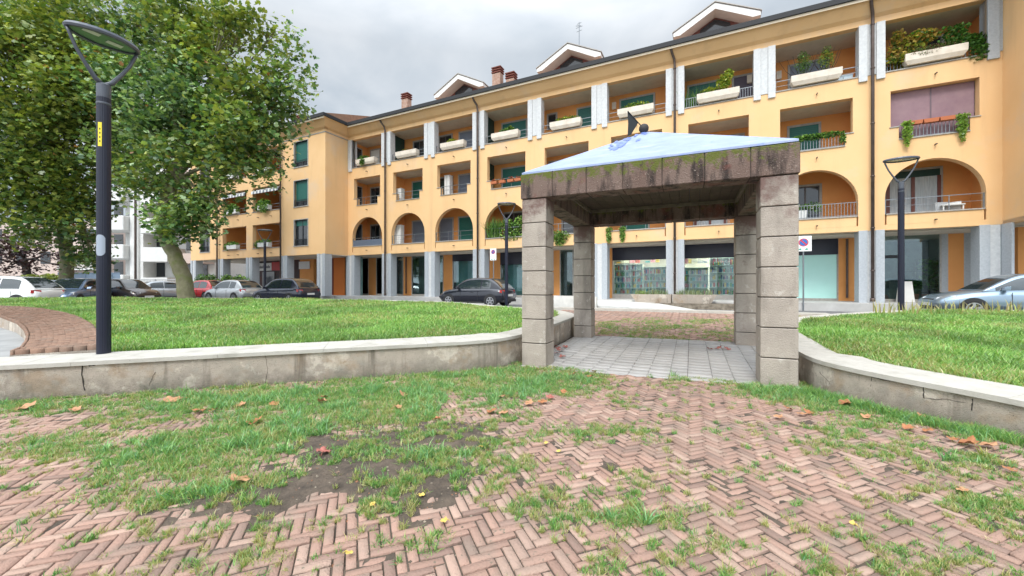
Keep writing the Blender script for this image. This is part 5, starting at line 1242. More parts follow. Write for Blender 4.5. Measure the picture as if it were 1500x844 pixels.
def car(label, pos, heading, pm, kind='hatch', L=4.2, Wd=1.76, H=None, group=None, doors=4, cat='car', estate=False):
    K = KIND[kind]; H = H or K['H']; root = empty('parked_car', pos, heading, label, cat, 'cars parked around the square'); hw = Wd/2
    mb = MB(); vs = []; NR = 14; sts = K['st']
    # interpolate stations for smoothness
    xs = [s[0] for s in sts]; q = np.linspace(-.5, .5, 33); arr = np.array(sts)
    for x in q:
        zb, zl, zt = [float(np.interp(x, xs, arr[:, j])) for j in (1, 2, 3)]
        e = abs(x)/.5; wx_ = hw*(1-.17*max(0, (e-.72)/.28)**2.2)
        ring = [(0, zb), (wx_*.82, zb), (wx_*.97, zb+.10), (wx_, zb+(zl-zb)*.45), (wx_*.99, zb+(zl-zb)*.75), (wx_*.94, zl), (wx_*.80, zt-.01), (0, zt+.02)]
        full = [(-a, b) for a, b in ring[::-1][:-1]]+ring[:-1]
        full = [(a, b) for a, b in ring]+[(-a, b) for a, b in ring[-2:0:-1]]
        vs += [(x*L, a, b) for a, b in full]
    m_ = len(full); mb.add(vs, [(i*m_+j, i*m_+(j+1) % m_, (i+1)*m_+(j+1) % m_, (i+1)*m_+j) for i in range(32) for j in range(m_)]+[tuple(range(m_))[::-1], tuple(range(32*m_, 33*m_))])
    body = mb.build('body', pm, root, smooth=True)
    g0, g1, r0, r1 = [k*L for k in K['gh']]; zb = .90; wb, wt = hw*.93, hw*.70; zr = H-.03
    xm, xh = (r0+r1)/2, (r1-r0)/2
    def zr_(x):
        if x > r1: t = min(1, max(0, (g1-x)/(g1-r1))); return zb+(H-zb)*(1-(1-t)**1.35)
        if x < r0: t = min(1, max(0, (x-g0)/(r0-g0))); return zb+(H-zb)*(1-(1-t)**1.6)
        return H+.045*(1-((x-xm)/xh)**2)
    def sec(x, t):     # side surface: t 0 belt .. 1 roof edge
        zt = zr_(x); f = max(0, (zt-zb)/(H-zb)); e = max(0, (abs(x-xm)-xh*1.0)/(.5*L)); we = wb*(1-.25*e*e)
        z = zb+(zt-zb)*t; return we-(wb-wt)*max(0, f*t)**1.25, z
    m2 = MB(); vs = []; ns = 30; qs = [g0+(g1-g0)*(j/ns) for j in range(ns+1)]
    for x in qs:
        zt = zr_(x); r_ = [sec(x, -.02), sec(x, .35), sec(x, .7), sec(x, .93)]; w1 = sec(x, 1.0)[0]
        r_ += [(w1*.97-.012, zt+.006), (w1*.72, zt+.024), (0, zt+.03)]
        full = r_+[(-a, b) for a, b in r_[-2::-1]]; vs += [(x, a, b) for a, b in full]; nf = len(full)
    m2.add(vs, [(i*nf+j, i*nf+j+1, (i+1)*nf+j+1, (i+1)*nf+j) for i in range(ns) for j in range(nf-1)])
    cabin = m2.build('cabin', pm, root, smooth=True)
    def sidewin(xa, xb, sg, n=8):
        w_ = MB(); vs = []
        for j in range(n+1):
            x = xa+(xb-xa)*j/n; zt = zr_(x); t1 = max(.12, 1-.085/max(.09, zt-zb)); 
            for t in (.10, .4, .7, t1):
                t = min(t, t1); y, z = sec(x, t); vs.append((x, sg*(y+.006), z))
        w_.add(vs, [(i*4+k, i*4+k+1, (i+1)*4+k+1, (i+1)*4+k) for i in range(n) for k in range(3)]); w_.build('side_window', CGL, root, smooth=True)
    for sg in (-1, 1):
        cuts = ((r0-.28*(r0-g0), xm-.06), (xm+.0, g1-.30*(g1-r1))) if doors == 4 else ((r0-.20*(r0-g0), xm-.28), (xm-.20, g1-.30*(g1-r1)))
        for xa, xb in cuts: sidewin(xa, xb, sg)
    def endwin(xa, xb, nm, m):
        w_ = MB(); vs = []
        for j in range(7):
            x = xa+(xb-xa)*j/6; zt = zr_(x); w1 = sec(x, 1.0)[0]
            for k in (-.86, -.5, 0, .5, .86): vs.append((x, k*w1, zt+.036-.012*abs(k)*1.2))
        w_.add(vs, [(i*5+k, i*5+k+1, (i+1)*5+k+1, (i+1)*5+k) for i in range(6) for k in range(4)]); w_.build(nm, m, root, smooth=True)
    endwin(r1+.06, g1-.06, 'windscreen', CGL); endwin(g0+.05, r0-.10*(r0-g0)-.02, 'rear_window', CGL)
    wr = .315
    for x in (-.315*L, .32*L):
        for sd_ in (-1, 1):
            y = sd_*(hw-.02)
            a_ = MB(); n = 24; vs = []
            for yy, rr in ((sd_*(hw-.2), wr+.055), (sd_*(hw+.006), wr+.055)):
                for j in range(n): qq = 2*PI*j/n; vs.append((x+rr*math.cos(qq), yy, .32+max(-.15, rr*math.sin(qq))))
            a_.add(vs, [(j, (j+1) % n, n+(j+1) % n, n+j) for j in range(n)]+[tuple(range(n, 2*n))]); a_.build('wheel_arch', TRIM, root)
            t_ = MB(); vs = []; pr = [(.17, -.03), (wr-.03, -.03), (wr, -.01), (wr, .15), (wr-.03, .17)]
            for r_, d in pr:
                for j in range(n): qq = 2*PI*j/n; vs.append((x+r_*math.cos(qq), sd_*(hw+.012-d-.03), .315+r_*math.sin(qq)))
            t_.add(vs, [(i*n+j, i*n+(j+1) % n, (i+1)*n+(j+1) % n, (i+1)*n+j) for i in range(4) for j in range(n)]+[tuple(range(n))])
            wh = t_.build('wheel', TYRE, root)
            r_ = MB(); yy = sd_*(hw+.016)
            for j in range(5):
                qq = 2*PI*j/5+.3; ca, sa = math.cos(qq), math.sin(qq)
                r_.add([(x+.03*ca-.045*sa, yy, .315+.03*sa+.045*ca), (x+.19*ca-.035*sa, yy, .315+.19*sa+.035*ca), (x+.19*ca+.035*sa, yy, .315+.19*sa-.035*ca), (x+.03*ca+.045*sa, yy, .315+.03*sa-.045*ca)], [(0, 1, 2, 3)])
            vs = []
            for rr in (.185, .215):
                for j in range(n): qq = 2*PI*j/n; vs.append((x+rr*math.cos(qq), yy-.001*sd_, .315+rr*math.sin(qq)))
            r_.add(vs, [(j, (j+1) % n, n+(j+1) % n, n+j) for j in range(n)]); r_.build('rim', RIM, wh)
    def at(x, y, z): return (x*L, y, z)
    for sd_ in (-1, 1):
        h_ = MB(); y = sd_*hw
        h_.hexa([at(.475, y*.50, .60), at(.488, y*.55, .60), at(.42, y*.955, .64), at(.40, y*.90, .64), at(.472, y*.50, .70), at(.478, y*.55, .69), at(.405, y*.955, .77), at(.39, y*.88, .78)]) ; h_.build('headlight', HL, root)
        h_ = MB(); zt0 = .72 if kind == 'hatch' else .76
        h_.hexa([at(-.475, y*.62, zt0), at(-.502, y*.62, zt0), at(-.46, y*.975, zt0+.02), at(-.44, y*.93, zt0+.02), at(-.47, y*.62, zt0+.16), at(-.494, y*.62, zt0+.16), at(-.45, y*.975, zt0+.18), at(-.44, y*.9, zt0+.18)]); h_.build('tail_light', TL, root)
        mr_ = MB(); mr_.hexa([at(.155, y*.93, .93), at(.185, y*.93, .93), at(.185, y*1.15, .95), at(.155, y*1.15, .95), at(.150, y*.93, 1.04), at(.175, y*.93, 1.04), at(.175, y*1.15, 1.07), at(.150, y*1.15, 1.07)]); mr_.build('wing_mirror', pm, root, bevel=.015)
        for x in (.135, -.09, -.26) if doors == 4 else (.135, -.13):
            s_ = MB(); s_.box(x*L-.006, x*L+.006, min(y*.99, y*1.003), max(y*.99, y*1.003), .34, .86); s_.build('door_seam', TRIM, body)
        for x in (.0, -.2) if doors == 4 else (-.04,):
            s_ = MB(); s_.box(x*L-.09, x*L+.07, min(y*.98, y*1.012), max(y*.98, y*1.012), .75, .775); s_.build('door_handle', pm, body)
        s_ = MB(); s_.box(-.20*L, .22*L, min(y*.95, y*1.004), max(y*.95, y*1.004), .22, .30); s_.build('side_skirt', TRIM, body)
    s_ = MB(); s_.box(-.503*L, -.47*L, -.26, .26, .56, .67); s_.build('licence_plate', PLATE, root)
    s_ = MB(); s_.box(.47*L, .5025*L, -.26, .26, .40, .51); s_.build('licence_plate', PLATE, root)
    s_ = MB(); s_.box(-.497*L, -.45*L, -hw*.8, hw*.8, .27, .40); s_.build('bumper_trim', TRIM, root)
    s_ = MB(); s_.box(.45*L, .499*L, -hw*.55, hw*.55, .26, .38); s_.box(.47*L, .493*L, -hw*.42, hw*.42, .56, .64); s_.build('grille', TRIM, root)
    return root
CZ_ = .44
def cpos(u, w): return W(u, w, CZ_)
HF = TH
car('black three-door hatchback parked in front of the arcade, behind the middle street lamp', cpos(14.3, -4.0), TH+PI, paint('black_paint', (.006, .008, .018), .2), 'hatch', 4.05, 1.7, doors=3)
car('dark navy hatchback seen from behind its right, before the wing corner', cpos(1.5, -6.2), TH+PI+.06, paint('navy_paint', (.008, .012, .035), .3), 'hatch', 4.3, 1.8, H=1.52)
car('silver hatchback parked between the red car and the dark navy hatchback', cpos(-4.1, -6.2), TH+PI+.05, paint('silver_paint', (.52, .54, .56), .5), 'hatch', 4.2, 1.76, doors=3)
car('bright red small hatchback beside the slanting tree trunk', cpos(-10.1, -5.0), TH+PI+.1, paint('red_paint', (.65, .012, .02), .05), 'hatch', 4.0, 1.72, H=1.5)
pE = P(243, 430, 31); pE.z = CZ_; car('silver sedan partly hidden behind the slanting tree trunk', pE, PI/2-.55, MATS['silver_paint'], 'sedan', 4.6, 1.8)
pF = P(186, 430, 25); pF.z = CZ_; car('small dark brown car just right of the nearest street lamp', pF, -.22, paint('brown_paint', (.05, .035, .035), .4), 'hatch', 3.6, 1.65, H=1.48, doors=3)
pG = P(112, 430, 22.5); pG.z = CZ_; car('blue-grey car facing the lawn with a wide windscreen, left of the nearest lamp', pG, -PI/2+.35, paint('blue_grey_paint', (.16, .22, .34), .5), 'sedan', 4.5, 1.8, H=1.46)
pH = P(62, 430, 26.5); pH.z = CZ_; car('light blue car between the white car and the blue-grey car', pH, -PI/2+.75, paint('light_blue_paint', (.22, .30, .42), .5), 'hatch', 4.3, 1.78, H=1.45)
pA = P(8, 430, 20.0); pA.z = CZ_; car('white hatchback at the far left edge behind the brick bench', pA, PI+.12, paint('white_car_paint', (.78, .78, .78), .0), 'hatch', 4.2, 1.78, H=1.50)
car('blue-grey sedan with a dark bonnet parked at the right edge before the arcade', cpos(35.05, -3.1), TH+PI, paint('steel_blue_paint', (.22, .30, .38), .6), 'sedan', 4.75, 1.84, H=1.44)
# ================================================================ WHITE BUILDING AND FENCES (far left)
DW = 45.0
wb_ = empty('white_apartment_building', P(211, 436, DW), 0, 'white apartment building with rounded balcony fronts behind the trees', 'building')
wo = wb_.location.copy()
def lx(px, D=DW): return (px-CX)/F*D-wo.x
def lz(py, D=DW): return CH+(HY-py)/F*D-wo.z
PINK = mat('pale_pink_plaster', (.62, .50, .44), .85, var=(.54, .43, .38), vscale=1)
m_ = MB(); m_.box(lx(165), lx(300), 1.5, 12, -1, lz(190)); m_.build('wall', WHITE, wb_)
m_ = MB(); m_.box(lx(166)-.01, lx(194), 1.2, 1.5, -1, lz(430)); m_ = MB(); m_.box(lx(194), lx(206), -.3, 1.5, -1, lz(190)); m_.box(lx(206), lx(211), -.1, 1.5, -1, lz(190)); m_.build('pillar', WHITE, wb_)
m_ = MB(); m_.tube([(lx(203), -.4, 0), (lx(203), -.4, lz(200))], .09, 8); m_.build('downpipe', PIPE, wb_)
for py0, py1 in ((237, 257), (277, 297), (318, 339), (359.5, 380), (403, 424)):
    m_ = MB(); m_.box(lx(150), lx(193), -1.0, 1.4, lz(py1), lz(py0)); m_.build('balcony', WHITE, wb_, bevel=.06)
    m_ = MB(); n = 12; x0, x1 = lx(211.5), lx(256); out = [(x1, 1.4)]+[(x1, -1.0)]+[(x0+.9-.9*math.sin(PI/2*j/n), -1.0+.9*(1-math.cos(PI/2*j/n))) for j in range(n+1)]+[(x0, 1.4)]
    m_.prism(out, 'z', lz(py1+4), lz(py0+4)); m_.build('balcony', WHITE, wb_)
    if py1 < 420:
        for a, b in ((168, 181), (217, 227), (230, 242)):
            m_ = MB(); m_.box(lx(a, DW+1.5), lx(b, DW+1.5), 1.42, 1.48, lz(py1+25), lz(py1+2)); m_.build('window', DARKW, wb_)
    m_ = MB(); m_.box(lx(256), lx(300), -.2, 1.4, lz(py1+6), lz(py0+12)); m_.build('balcony', PINK, wb_)
    m_ = MB(); m_.box(lx(258), lx(290), 1.4, 1.46, lz(py1+26), lz(py1+7)); m_.build('window', DARKW, wb_)
pb = empty('pink_building', P(60, 436, 50), 0, 'pale pinkish building with blue-grey panels behind the upright plane tree', 'building')
m_ = MB(); m_.box(-14, 7.2, 0, 10, -1, 9.5); m_.build('wall', PINK, pb)
for x in (-12, -9, -6, -3, 0, 3, 5.4):
    for z in (1.2, 4.2, 7.0): m_ = MB(); m_.box(x, x+1.2, -.06, .0, z, z+1.5); m_.build('window', DARKW if (x+z) % 2 else mat('bluegrey_pane', (.3, .38, .45), .3), pb)
m_ = MB()
for j in range(36): x = 3+j*.12; m_.box(x, x+.04, -.9, -.86, 3.6, 4.7)
m_.box(3, 7.3, -.92, -.84, 4.7, 4.76); m_.box(3, 7.3, -.9, 0, 3.4, 3.6); m_.build('balcony', WHITE, pb)
def fence(px0, px1, D, z0, z1, m1, label, gap=.14, solid=False, w_=.03):
    a, b = P(px0, HY, D), P(px1, HY, D); root = empty('fence', (a.x, a.y, .42), 0, label, 'fence'); L = b.x-a.x; m_ = MB()
    m_.box(0, L, -.03, .03, z1-.06-.42, z1-.42); m_.box(0, L, -.03, .03, z0-.42, z0-.36)
    if solid: m_.box(0, L, -.01, .01, z0-.36, z1-.48)
    else:
        x = 0
        while x < L: m_.box(x, x+w_, -.015, .015, z0-.36, z1-.48); x += gap
    m_.build('rails', m1, root); p_ = MB()
    for j in range(int(L/2.4)+1): q_ = MB(); q_.box(j*2.4-.04, j*2.4+.04, -.05, .05, -.2, z1-.4); q_.build('post', m1, root)
    if z0 > .6: q_ = MB(); q_.box(0, L, -.12, .12, -.2, z0-.43); q_.build('low_wall', WHITE, root)
fence(86, 176, 36, 1.7, 2.75, mat('blue_grey_fence', (.20, .27, .36), .5), 'blue-grey panel fence behind the cars left of the nearest lamp', solid=True)
fence(190, 262, 38, .6, 2.2, mat('grey_fence', (.42, .43, .44), .5), 'thin grey bar fence in front of the white apartment building')
# ================================================================ GRASS
def scatter_poly(poly, dens, dmax, xr=None):
    xs = [p[0] for p in poly]; ys = [p[1] for p in poly]; x0, x1, y0, y1 = max(min(xs), -32), min(max(xs), 24), max(min(ys), .8), max(ys)
    n = int((x1-x0)*(y1-y0)*dmax); x = rng.uniform(x0, x1, n); y = rng.uniform(y0, y1, n)
    k = (np.abs(x) < 1.34*y+1.5) & (rng.random(n)*dmax < dens(x, y)) & inpoly(x, y, poly); return x[k], y[k]
GG = [(.17, .33, .08), (.14, .28, .07), (.23, .40, .11), (.27, .41, .11), (.10, .22, .055)]
GY = [(.34, .36, .12), (.42, .38, .17), (.28, .33, .10), (.46, .42, .22)]
GT = [(.14, .32, .10), (.11, .28, .11), (.20, .38, .10)]
GTB = [(.17, .36, .14), (.13, .30, .13), (.24, .42, .15), (.20, .38, .11)]
def grass_cols(x, y, yprob, seed):
    n = len(x); c = pick(n, GG, .2)*1.12; yl = pick(n, GY, .15)
    m_ = (rng.random(n) < yprob)[:, None]; c = np.where(m_, yl, c)
    return np.clip(c*(.72+.6*vnoise(x, y, .9, seed))[:, None], .005, 1)
def lawn(poly, label, seed):
    x, y = scatter_poly(poly, lambda x, y: 4200*np.minimum(1, (7/np.maximum(y, 2))**1.3), 4200)
    h = (.055+.10*vnoise(x, y, .8, seed)**1.5+.05*vnoise(x, y, .23, seed+1))*(.55+.7*rng.random(len(x)))
    z = cz(y)-.05
    yp = np.clip(.14+.7*(vnoise(x, y, 1.3, seed+2)-.45)+.4*(vnoise(x, y, .3, seed+6)-.5), .04, .6)
    o = blades('lawn_grass', x, y, z, h, .007+.0011*y, .35+.6*rng.random(len(x)), grass_cols(x, y, yp, seed+3), GRASSM)
    tag(o, label, 'grass', kind='stuff'); print(label, len(x))
lawn(lawn_l, 'ragged green lawn grass left of the pavilion', 20)
lawn(lawn_r, 'ragged green lawn grass right of the pavilion', 30)
# tall seeding grass stems along the back edge of the right lawn
n = 420; t_ = rng.random(n); bx = np.array(R2)[:, 0]; by = np.array(R2)[:, 1]; s_ = t_*(len(bx)-3)+1
x = np.interp(s_, np.arange(len(bx)), bx)+rng.normal(size=n)*.2; y = np.interp(s_, np.arange(len(bx)), by)-.6+rng.normal(size=n)*.25
k = x > 10.5; x, y = x[k], y[k]; n = len(x)
o = blades('seeding_grass', x, y, cz(y)-.04, .25+.22*rng.random(n), np.full(n, .035), .5*rng.random(n), pick(n, GY+[(.32, .26, .14)], .15), GRASSM); tag(o, 'tall pale seeding grass along the back edge of the right lawn', 'grass', kind='stuff')
# plaza grass and weeds
plz = [(-16, .8), (14, .8), (14, 6), (6.8, 9.4), tuple(W(29, -5)[:2]), tuple(W(19, -5)[:2]), (1.3, 12.5), (-16, 6.5)]
def wall_dist_green(x, y): return 0
def clump(ncl, dens_f, per, rad, hgt, lab, yp, wdb, seed, lean=.8, pal=None):
    # clusters placed by density, blades around them
    N_ = ncl*40; x = rng.uniform(-13, 11, N_); y = .8+(rng.random(N_)**1.25)*14
    k = (np.abs(x) < 1.34*y+1.2) & inpoly(x, y, plz) & ~inpoly(x, y, Lpoly) & ~inpoly(x, y, Rpoly) & ~inpoly(x, y, [tuple(PV(-.1, .15)[:2]), tuple(PV(4.3, .15)[:2]), tuple(PV(4.3, 3.9)[:2]), tuple(PV(-.1, 3.9)[:2])])
    x, y = x[k], y[k]; px, py = toimg(x, y); d = dens_f(x, y, px, py); k = rng.random(len(x)) < d; x, y = x[k][:ncl], y[k][:ncl]; d = d[k][:ncl]
    m_ = rng.integers(max(2, per//2), per*3//2, len(x)); xi = np.repeat(x, m_); yi = np.repeat(y, m_); n = len(xi)
    rs = np.repeat(rad*(.5+rng.random(len(x))), m_); a = rng.random(n)*2*PI; r_ = rs*np.sqrt(rng.random(n)); xx = xi+r_*np.cos(a); yy = yi+r_*np.sin(a)
    k = ~inpoly(xx, yy, Lpoly) & ~inpoly(xx, yy, Rpoly); xx, yy, a = xx[k], yy[k], a[k]; ch = np.repeat(.6+.8*rng.random(len(x)), m_)[k]; n = len(xx)
    h = hgt*ch*(.5+.8*rng.random(n)); lean_ = np.clip(lean*(.4+.7*rng.random(n)), 0, .97)
    cy = np.repeat(rng.random(len(x)) < (yp(x, y) if callable(yp) else yp), m_)[k]
    c = pick(n, pal or GG+GT, .2); c = np.where(cy[:, None] & (rng.random(n) < .8)[:, None], pick(n, GY, .15), c)
    o = blades('paving_grass', xx, yy, np.where(yy < 7.9, soil_z(xx, yy)-.002, gh(xx, yy)+.01), h, wdb*(.7+.6*rng.random(n)), lean_, np.clip(c, .01, 1), GRASSM); tag(o, lab, 'grass', kind='stuff'); print(lab, n, len(x))
SOILB = [(660, 652, 55, 13, 1), (610, 698, 65, 12, 1), (510, 738, 80, 15, 1), (360, 748, 80, 14, 1), (700, 640, 50, 18, .9), (250, 715, 40, 7, .8), (470, 655, 50, 7, .9), (400, 690, 50, 8, .8), (820, 655, 20, 14, .8), (330, 640, 30, 5, .6), (560, 660, 40, 7, .7)]
def fdense(x, y, px, py):
    g_ = (1-np.clip(field(px, py, SOILB)*1.1, 0, .93))*field(px, py, GREENP)*(.25+1.3*vnoise(x, y, .45, 41))*(.3+1.1*vnoise(x, y, .15, 42)); far = (y > 9.8)*1.1*np.clip(vnoise(x, y, .6, 44)-.35, 0, 1)
    return np.clip((g_-.22)*1.0*1.15+far, 0, 1)
clump(13500, fdense, 18, .034, .055, 'green weeds and grass spreading over the bricks', lambda x, y: np.clip(.34+.8*(vnoise(x, y, .5, 47)-.45), .05, .85), .0055, 1, .97)
def fbig(x, y, px, py): return (1-np.clip(field(px, py, SOILB), 0, .8))*np.clip((field(px, py, GREENP)-.5)*(vnoise(x, y, .35, 48) > .52)*.5, 0, .6)
clump(1700, fbig, 34, .05, .105, 'larger grass tufts among the weeds on the bricks', .1, .0085, 2, .97, pal=GTB)
def fsparse(x, y, px, py): return np.clip(.9*(vnoise(x, y, .45, 51)-.40)*2.2*(vnoise(x, y, .12, 52) > .5)+.05, 0, 1)*(y < 14)
clump(8800, fsparse, 36, .026, .044, 'yellow-green tufts growing in the joints between the bricks', .6, .0045, 3, .85)
# tall fringe at the foot of the walls and columns
def along(line, n, off, y0=0):
    line = smoothpoly(line, 2); L = resample(line, 400); i = rng.integers(0, 400, n); t = rng.random(n)
    x = np.array([L[a].lerp(L[a+1], b)[:] for a, b in zip(i, t)]); return x[:, 0]+off[0]*rng.random(n)**1.5+rng.normal(size=n)*.02, x[:, 1]+off[1]*rng.random(n)**1.5
x1, y1 = along([(.4, 7.1), (-.1, 7.1), (-.75, 6.85), (-2.2, 6.45), (-3.62, 6.0)], 2600, (.05, -.35)); k = rng.random(len(x1)) < np.clip((x1+3.8)/3.2, .08, 1); x1, y1 = x1[k], y1[k]
x2, y2 = along([(4.0, 5.45), (4.12, 5.1), (4.2, 4.6), (4.3, 4.3), (4.6, 3.75), (4.9, 2.9)], 5200, (-.16, -.12))
x3, y3 = along([(3.25, 5.75), (3.75, 5.55), (4.05, 5.3)], 1600, (-.1, -.5))
xx = np.concatenate([x1, x2, x3]); yy = np.concatenate([y1, y2, y3]); k = ~inpoly(xx, yy, Lpoly) & ~inpoly(xx, yy, Rpoly); xx, yy = xx[k], yy[k]; n = len(xx)
o = blades('edge_grass', xx, yy, gh(xx, yy), .06+.10*rng.random(n), .006+.003*rng.random(n), .3+.6*rng.random(n), pick(n, GT+GG, .2), GRASSM); tag(o, 'longer green grass at the foot of the planter walls and front columns', 'grass', kind='stuff')
# grass round the bench foot and moss crumbs
# clods of soil and small litter between the bricks
n = 26000; x = rng.uniform(-9, 8, n); y = .9+rng.random(n)**1.2*7; px, py = toimg(x, y); d = field(px, py, SOILP)*1.2+.12+.2*(vnoise(x, y, .5, 61) > .55)
k = (rng.random(n) < d) & ~inpoly(x, y, Lpoly) & ~inpoly(x, y, Rpoly) & (np.abs(x) < 1.34*y+1) & ~inpoly(x, y, pav_poly); x, y = x[k], y[k]; n = len(x)
oc = np.array([(1, 0, 0), (0, 1, 0), (-1, 0, 0), (0, -1, 0), (0, 0, .8)]); s_ = .003+.011*rng.random(n)**3; jit = 1+.5*rng.normal(size=(n, 5, 1))*.5
V = np.stack([x, y, soil_z(x, y)+.001], 1)[:, None, :]+oc[None]*s_[:, None, None]*jit; L = (np.arange(n)*5)[:, None]+np.array([[0, 1, 4, 1, 2, 4, 2, 3, 4, 3, 0, 4]])
o = npmesh('soil_crumbs', V.reshape(-1, 3), np.full(n*4, 3), L.ravel(), mat('crumb', (.9, .9, .9), .95, attr=True), None, np.repeat(pick(n, [(.09, .07, .05), (.14, .11, .08), (.24, .20, .15), (.30, .14, .07)], .2), 5, axis=0)); tag(o, 'small crumbs of soil and dry litter on the bricks', 'litter', kind='stuff')
# fallen leaves: the large ones are things of their own
MAPLE = []
for j in range(30):
    q = 2*PI*j/30; r_ = .34+.16*abs(math.cos(2.5*(q-PI/2)))**.7+.03*(j % 2); MAPLE.append((r_*math.cos(q), r_*math.sin(q)))
def fallen(px, py, size, colr, label=None, group=None, curl=.25):
    D = 1.46*F/(py-HY)
    for _ in range(3): x = (px-CX)/F*D; D = (CH-ghf(x, D)-.04)*F/(py-HY)
    x = (px-CX)/F*D; size *= .78; mb = MB(); a = random.random()*6.28; ca, sa = math.cos(a), math.sin(a); bx, by = random.uniform(-1, 1), random.uniform(-1, 1); vs = []
    tx, ty = random.uniform(-.35, .35), random.uniform(-.35, .35)
    for k_ in (1.0, .5):
        for (u, v) in MAPLE: u *= k_; v *= k_; zz = size*(curl*(u*bx+v*by)**2*3+.10*math.sin(5*math.atan2(v, u)+1)*k_*.5+u*tx+v*ty); vs.append(((u*ca-v*sa)*size, (u*sa+v*ca)*size, zz))
    vs.append((0, 0, 0)); n = 30; mb.add(vs, [(j, (j+1) % n, n+(j+1) % n, n+j) for j in range(n)]+[(n+j, n+(j+1) % n, 2*n) for j in range(n)])
    lm = mat('dry_leaf_'+colr[0], colr[1], .7, var=colr[2], vscale=30)
    o = mb.build('fallen_leaf', lm, None, smooth=True); o.location = (x, D, ghf(x, D)+.045+size*.12)
    st = MB(); st.tube([(0, 0, .0), (-.4*size*ca, -.4*size*sa, .01), (-.8*size*ca, -.8*size*sa, -.005)], [.003, .0025, .002], 5); st.build('leaf_stalk', lm, o)
    return tag(o, label or 'dry orange plane leaf lying on the bricks and weeds of the square', 'leaf', group)
TAN = ('tan', (.50, .27, .14), (.38, .18, .09)); RED = ('red', (.40, .14, .11), (.30, .09, .07)); ORG = ('orange', (.42, .18, .07), (.28, .10, .045)); YEL = ('yellow', (.62, .48, .12), (.5, .34, .08))
fallen(352, 705, .19, TAN, 'large tan leaf on the weeds in the lower left, nearest the camera')
fallen(474, 664, .15, RED, 'reddish leaf on the weeds, right of the large tan leaf')
fallen(372, 620, .20, ORG, 'brown-orange leaf lying on the weeds just above the large tan leaf')
fallen(253, 588, .24, TAN, 'pale tan leaf at the foot of the left wall, leftmost of a pair'); fallen(292, 603, .18, ORG, 'orange leaf in the weeds just right of the pale tan leaf by the left wall')
fallen(38, 599, .22, TAN, 'tan leaf at the foot of the left wall, near the left picture edge')
fallen(1238, 593, .18, ORG, 'orange-brown leaf in the grass at the foot of the right wall, nearest the pavilion'); fallen(1306, 605, .15, ORG, 'orange leaf at the foot of the right wall, below its cracked panel')
fallen(1418, 652, .17, ORG, 'orange leaf on the bricks by the right wall, left one of two'); fallen(1448, 655, .17, TAN, 'tan leaf on the bricks by the right wall, right one of two')
g_ = 'small dry leaves scattered over the weeds and bricks'
for px, py, s_, c_ in ((720, 604, .16, ORG), (738, 606, .15, TAN), (795, 590, .16, ORG), (806, 583, .14, RED), (775, 592, .14, TAN), (735, 582, .14, TAN), (592, 580, .15, TAN), (583, 598, .12, TAN), (472, 590, .15, TAN), (475, 583, .12, ORG), (402, 593, .15, ORG), (353, 595, .13, TAN), (313, 602, .12, ORG), (640, 615, .10, ORG), (800, 650, .05, YEL), (618, 727, .06, YEL), (546, 740, .05, YEL), (650, 765, .06, YEL), (705, 655, .05, YEL), (818, 662, .05, YEL), (512, 812, .06, YEL),
                      (1140, 612, .12, TAN), (1175, 608, .12, TAN), (1185, 606, .12, ORG), (1268, 612, .12, TAN), (1330, 628, .12, ORG), (1360, 632, .12, ORG), (1395, 645, .10, ORG), (1410, 720, .08, TAN), (1480, 690, .10, ORG), (1250, 770, .05, YEL), (865, 553, .14, ORG), (838, 549, .14, ORG), (1155, 600, .12, ORG), (826, 575, .12, ORG), (1350, 611, .1, TAN), (110, 602, .14, TAN), (870, 545, .10, ORG)):
    fallen(px, py, s_, c_, None, g_)
g2 = 'reddish leaves gathered at the foot of the inner passage wall'
for px, py in ((812, 508), (820, 514), (828, 509), (816, 518), (824, 524), (818, 511), (1040, 512), (1052, 511), (1066, 512)): fallen(px, py, .17, RED, 'reddish leaf on the grey pavers inside the pavilion', g2)

# ================================================================ BALCONY AND SHOP CLUTTER
def boxthing(name, u, w, z, sz, m, label, cat, rot=0.0):
    r_ = empty(name, W(u, w, z), TH+rot, label, cat); a, b, c = sz
    q_ = MB(); q_.box(-a/2, a/2, -b/2, b/2, .04, c); q_.build('body', m, r_, bevel=.01); q_ = MB(); q_.box(-a/2-.015, a/2+.015, -b/2-.015, b/2+.015, c, c+.03); q_.build('top', m, r_)
    q_ = MB(); q_.box(-.006, .006, -b/2-.006, -b/2+.002, .08, c-.04); q_.box(-a/2+.04, a/2-.04, -b/2-.004, -b/2+.003, c*.5, c*.5+.01); q_.build('door_gap', CRK, r_); return r_
boxthing('balcony_cabinet', 4.55, .75, 7.35, (.7, .4, 1.5), WHITE, 'white cabinet on the second storey balcony of the second bay', 'cabinet')
boxthing('balcony_cabinet', 4.5, .7, 4.2, (.8, .4, 1.9), WHITE, 'tall white cabinet in the second arch from the inner corner', 'cabinet')
boxthing('balcony_cabinet', 8.95, .9, 7.35, (.45, .4, 2.0), WHITE, 'narrow white cabinet on the second storey balcony of the third bay', 'cabinet')
boxthing('balcony_box', 31.1, .55, 10.35, (.7, .4, .75), mat('pale_blue_box', (.5, .6, .66), .5), 'pale blue storage box at the right end of the top floor balcony with olive-like shrubs', 'box')
def chair(u, w, z, rot, m, label, group=None):
    r_ = empty('chair', W(u, w, z), TH+rot, label, 'chair', group); q_ = MB(); q_.box(-.22, .22, -.22, .22, .43, .46); q_.build('seat', m, r_)
    q_ = MB(); q_.box(-.22, .22, .20, .23, .50, .88); q_.build('backrest', m, r_)
    for x in (-.2, .2):
        for y in (-.2, .2): q_ = MB(); q_.box(x-.015, x+.015, y-.015, y+.015, 0, .5 if y > 0 else .43); q_.build('leg', m, r_)
BCH = mat('blue_chair', (.12, .25, .42), .5)
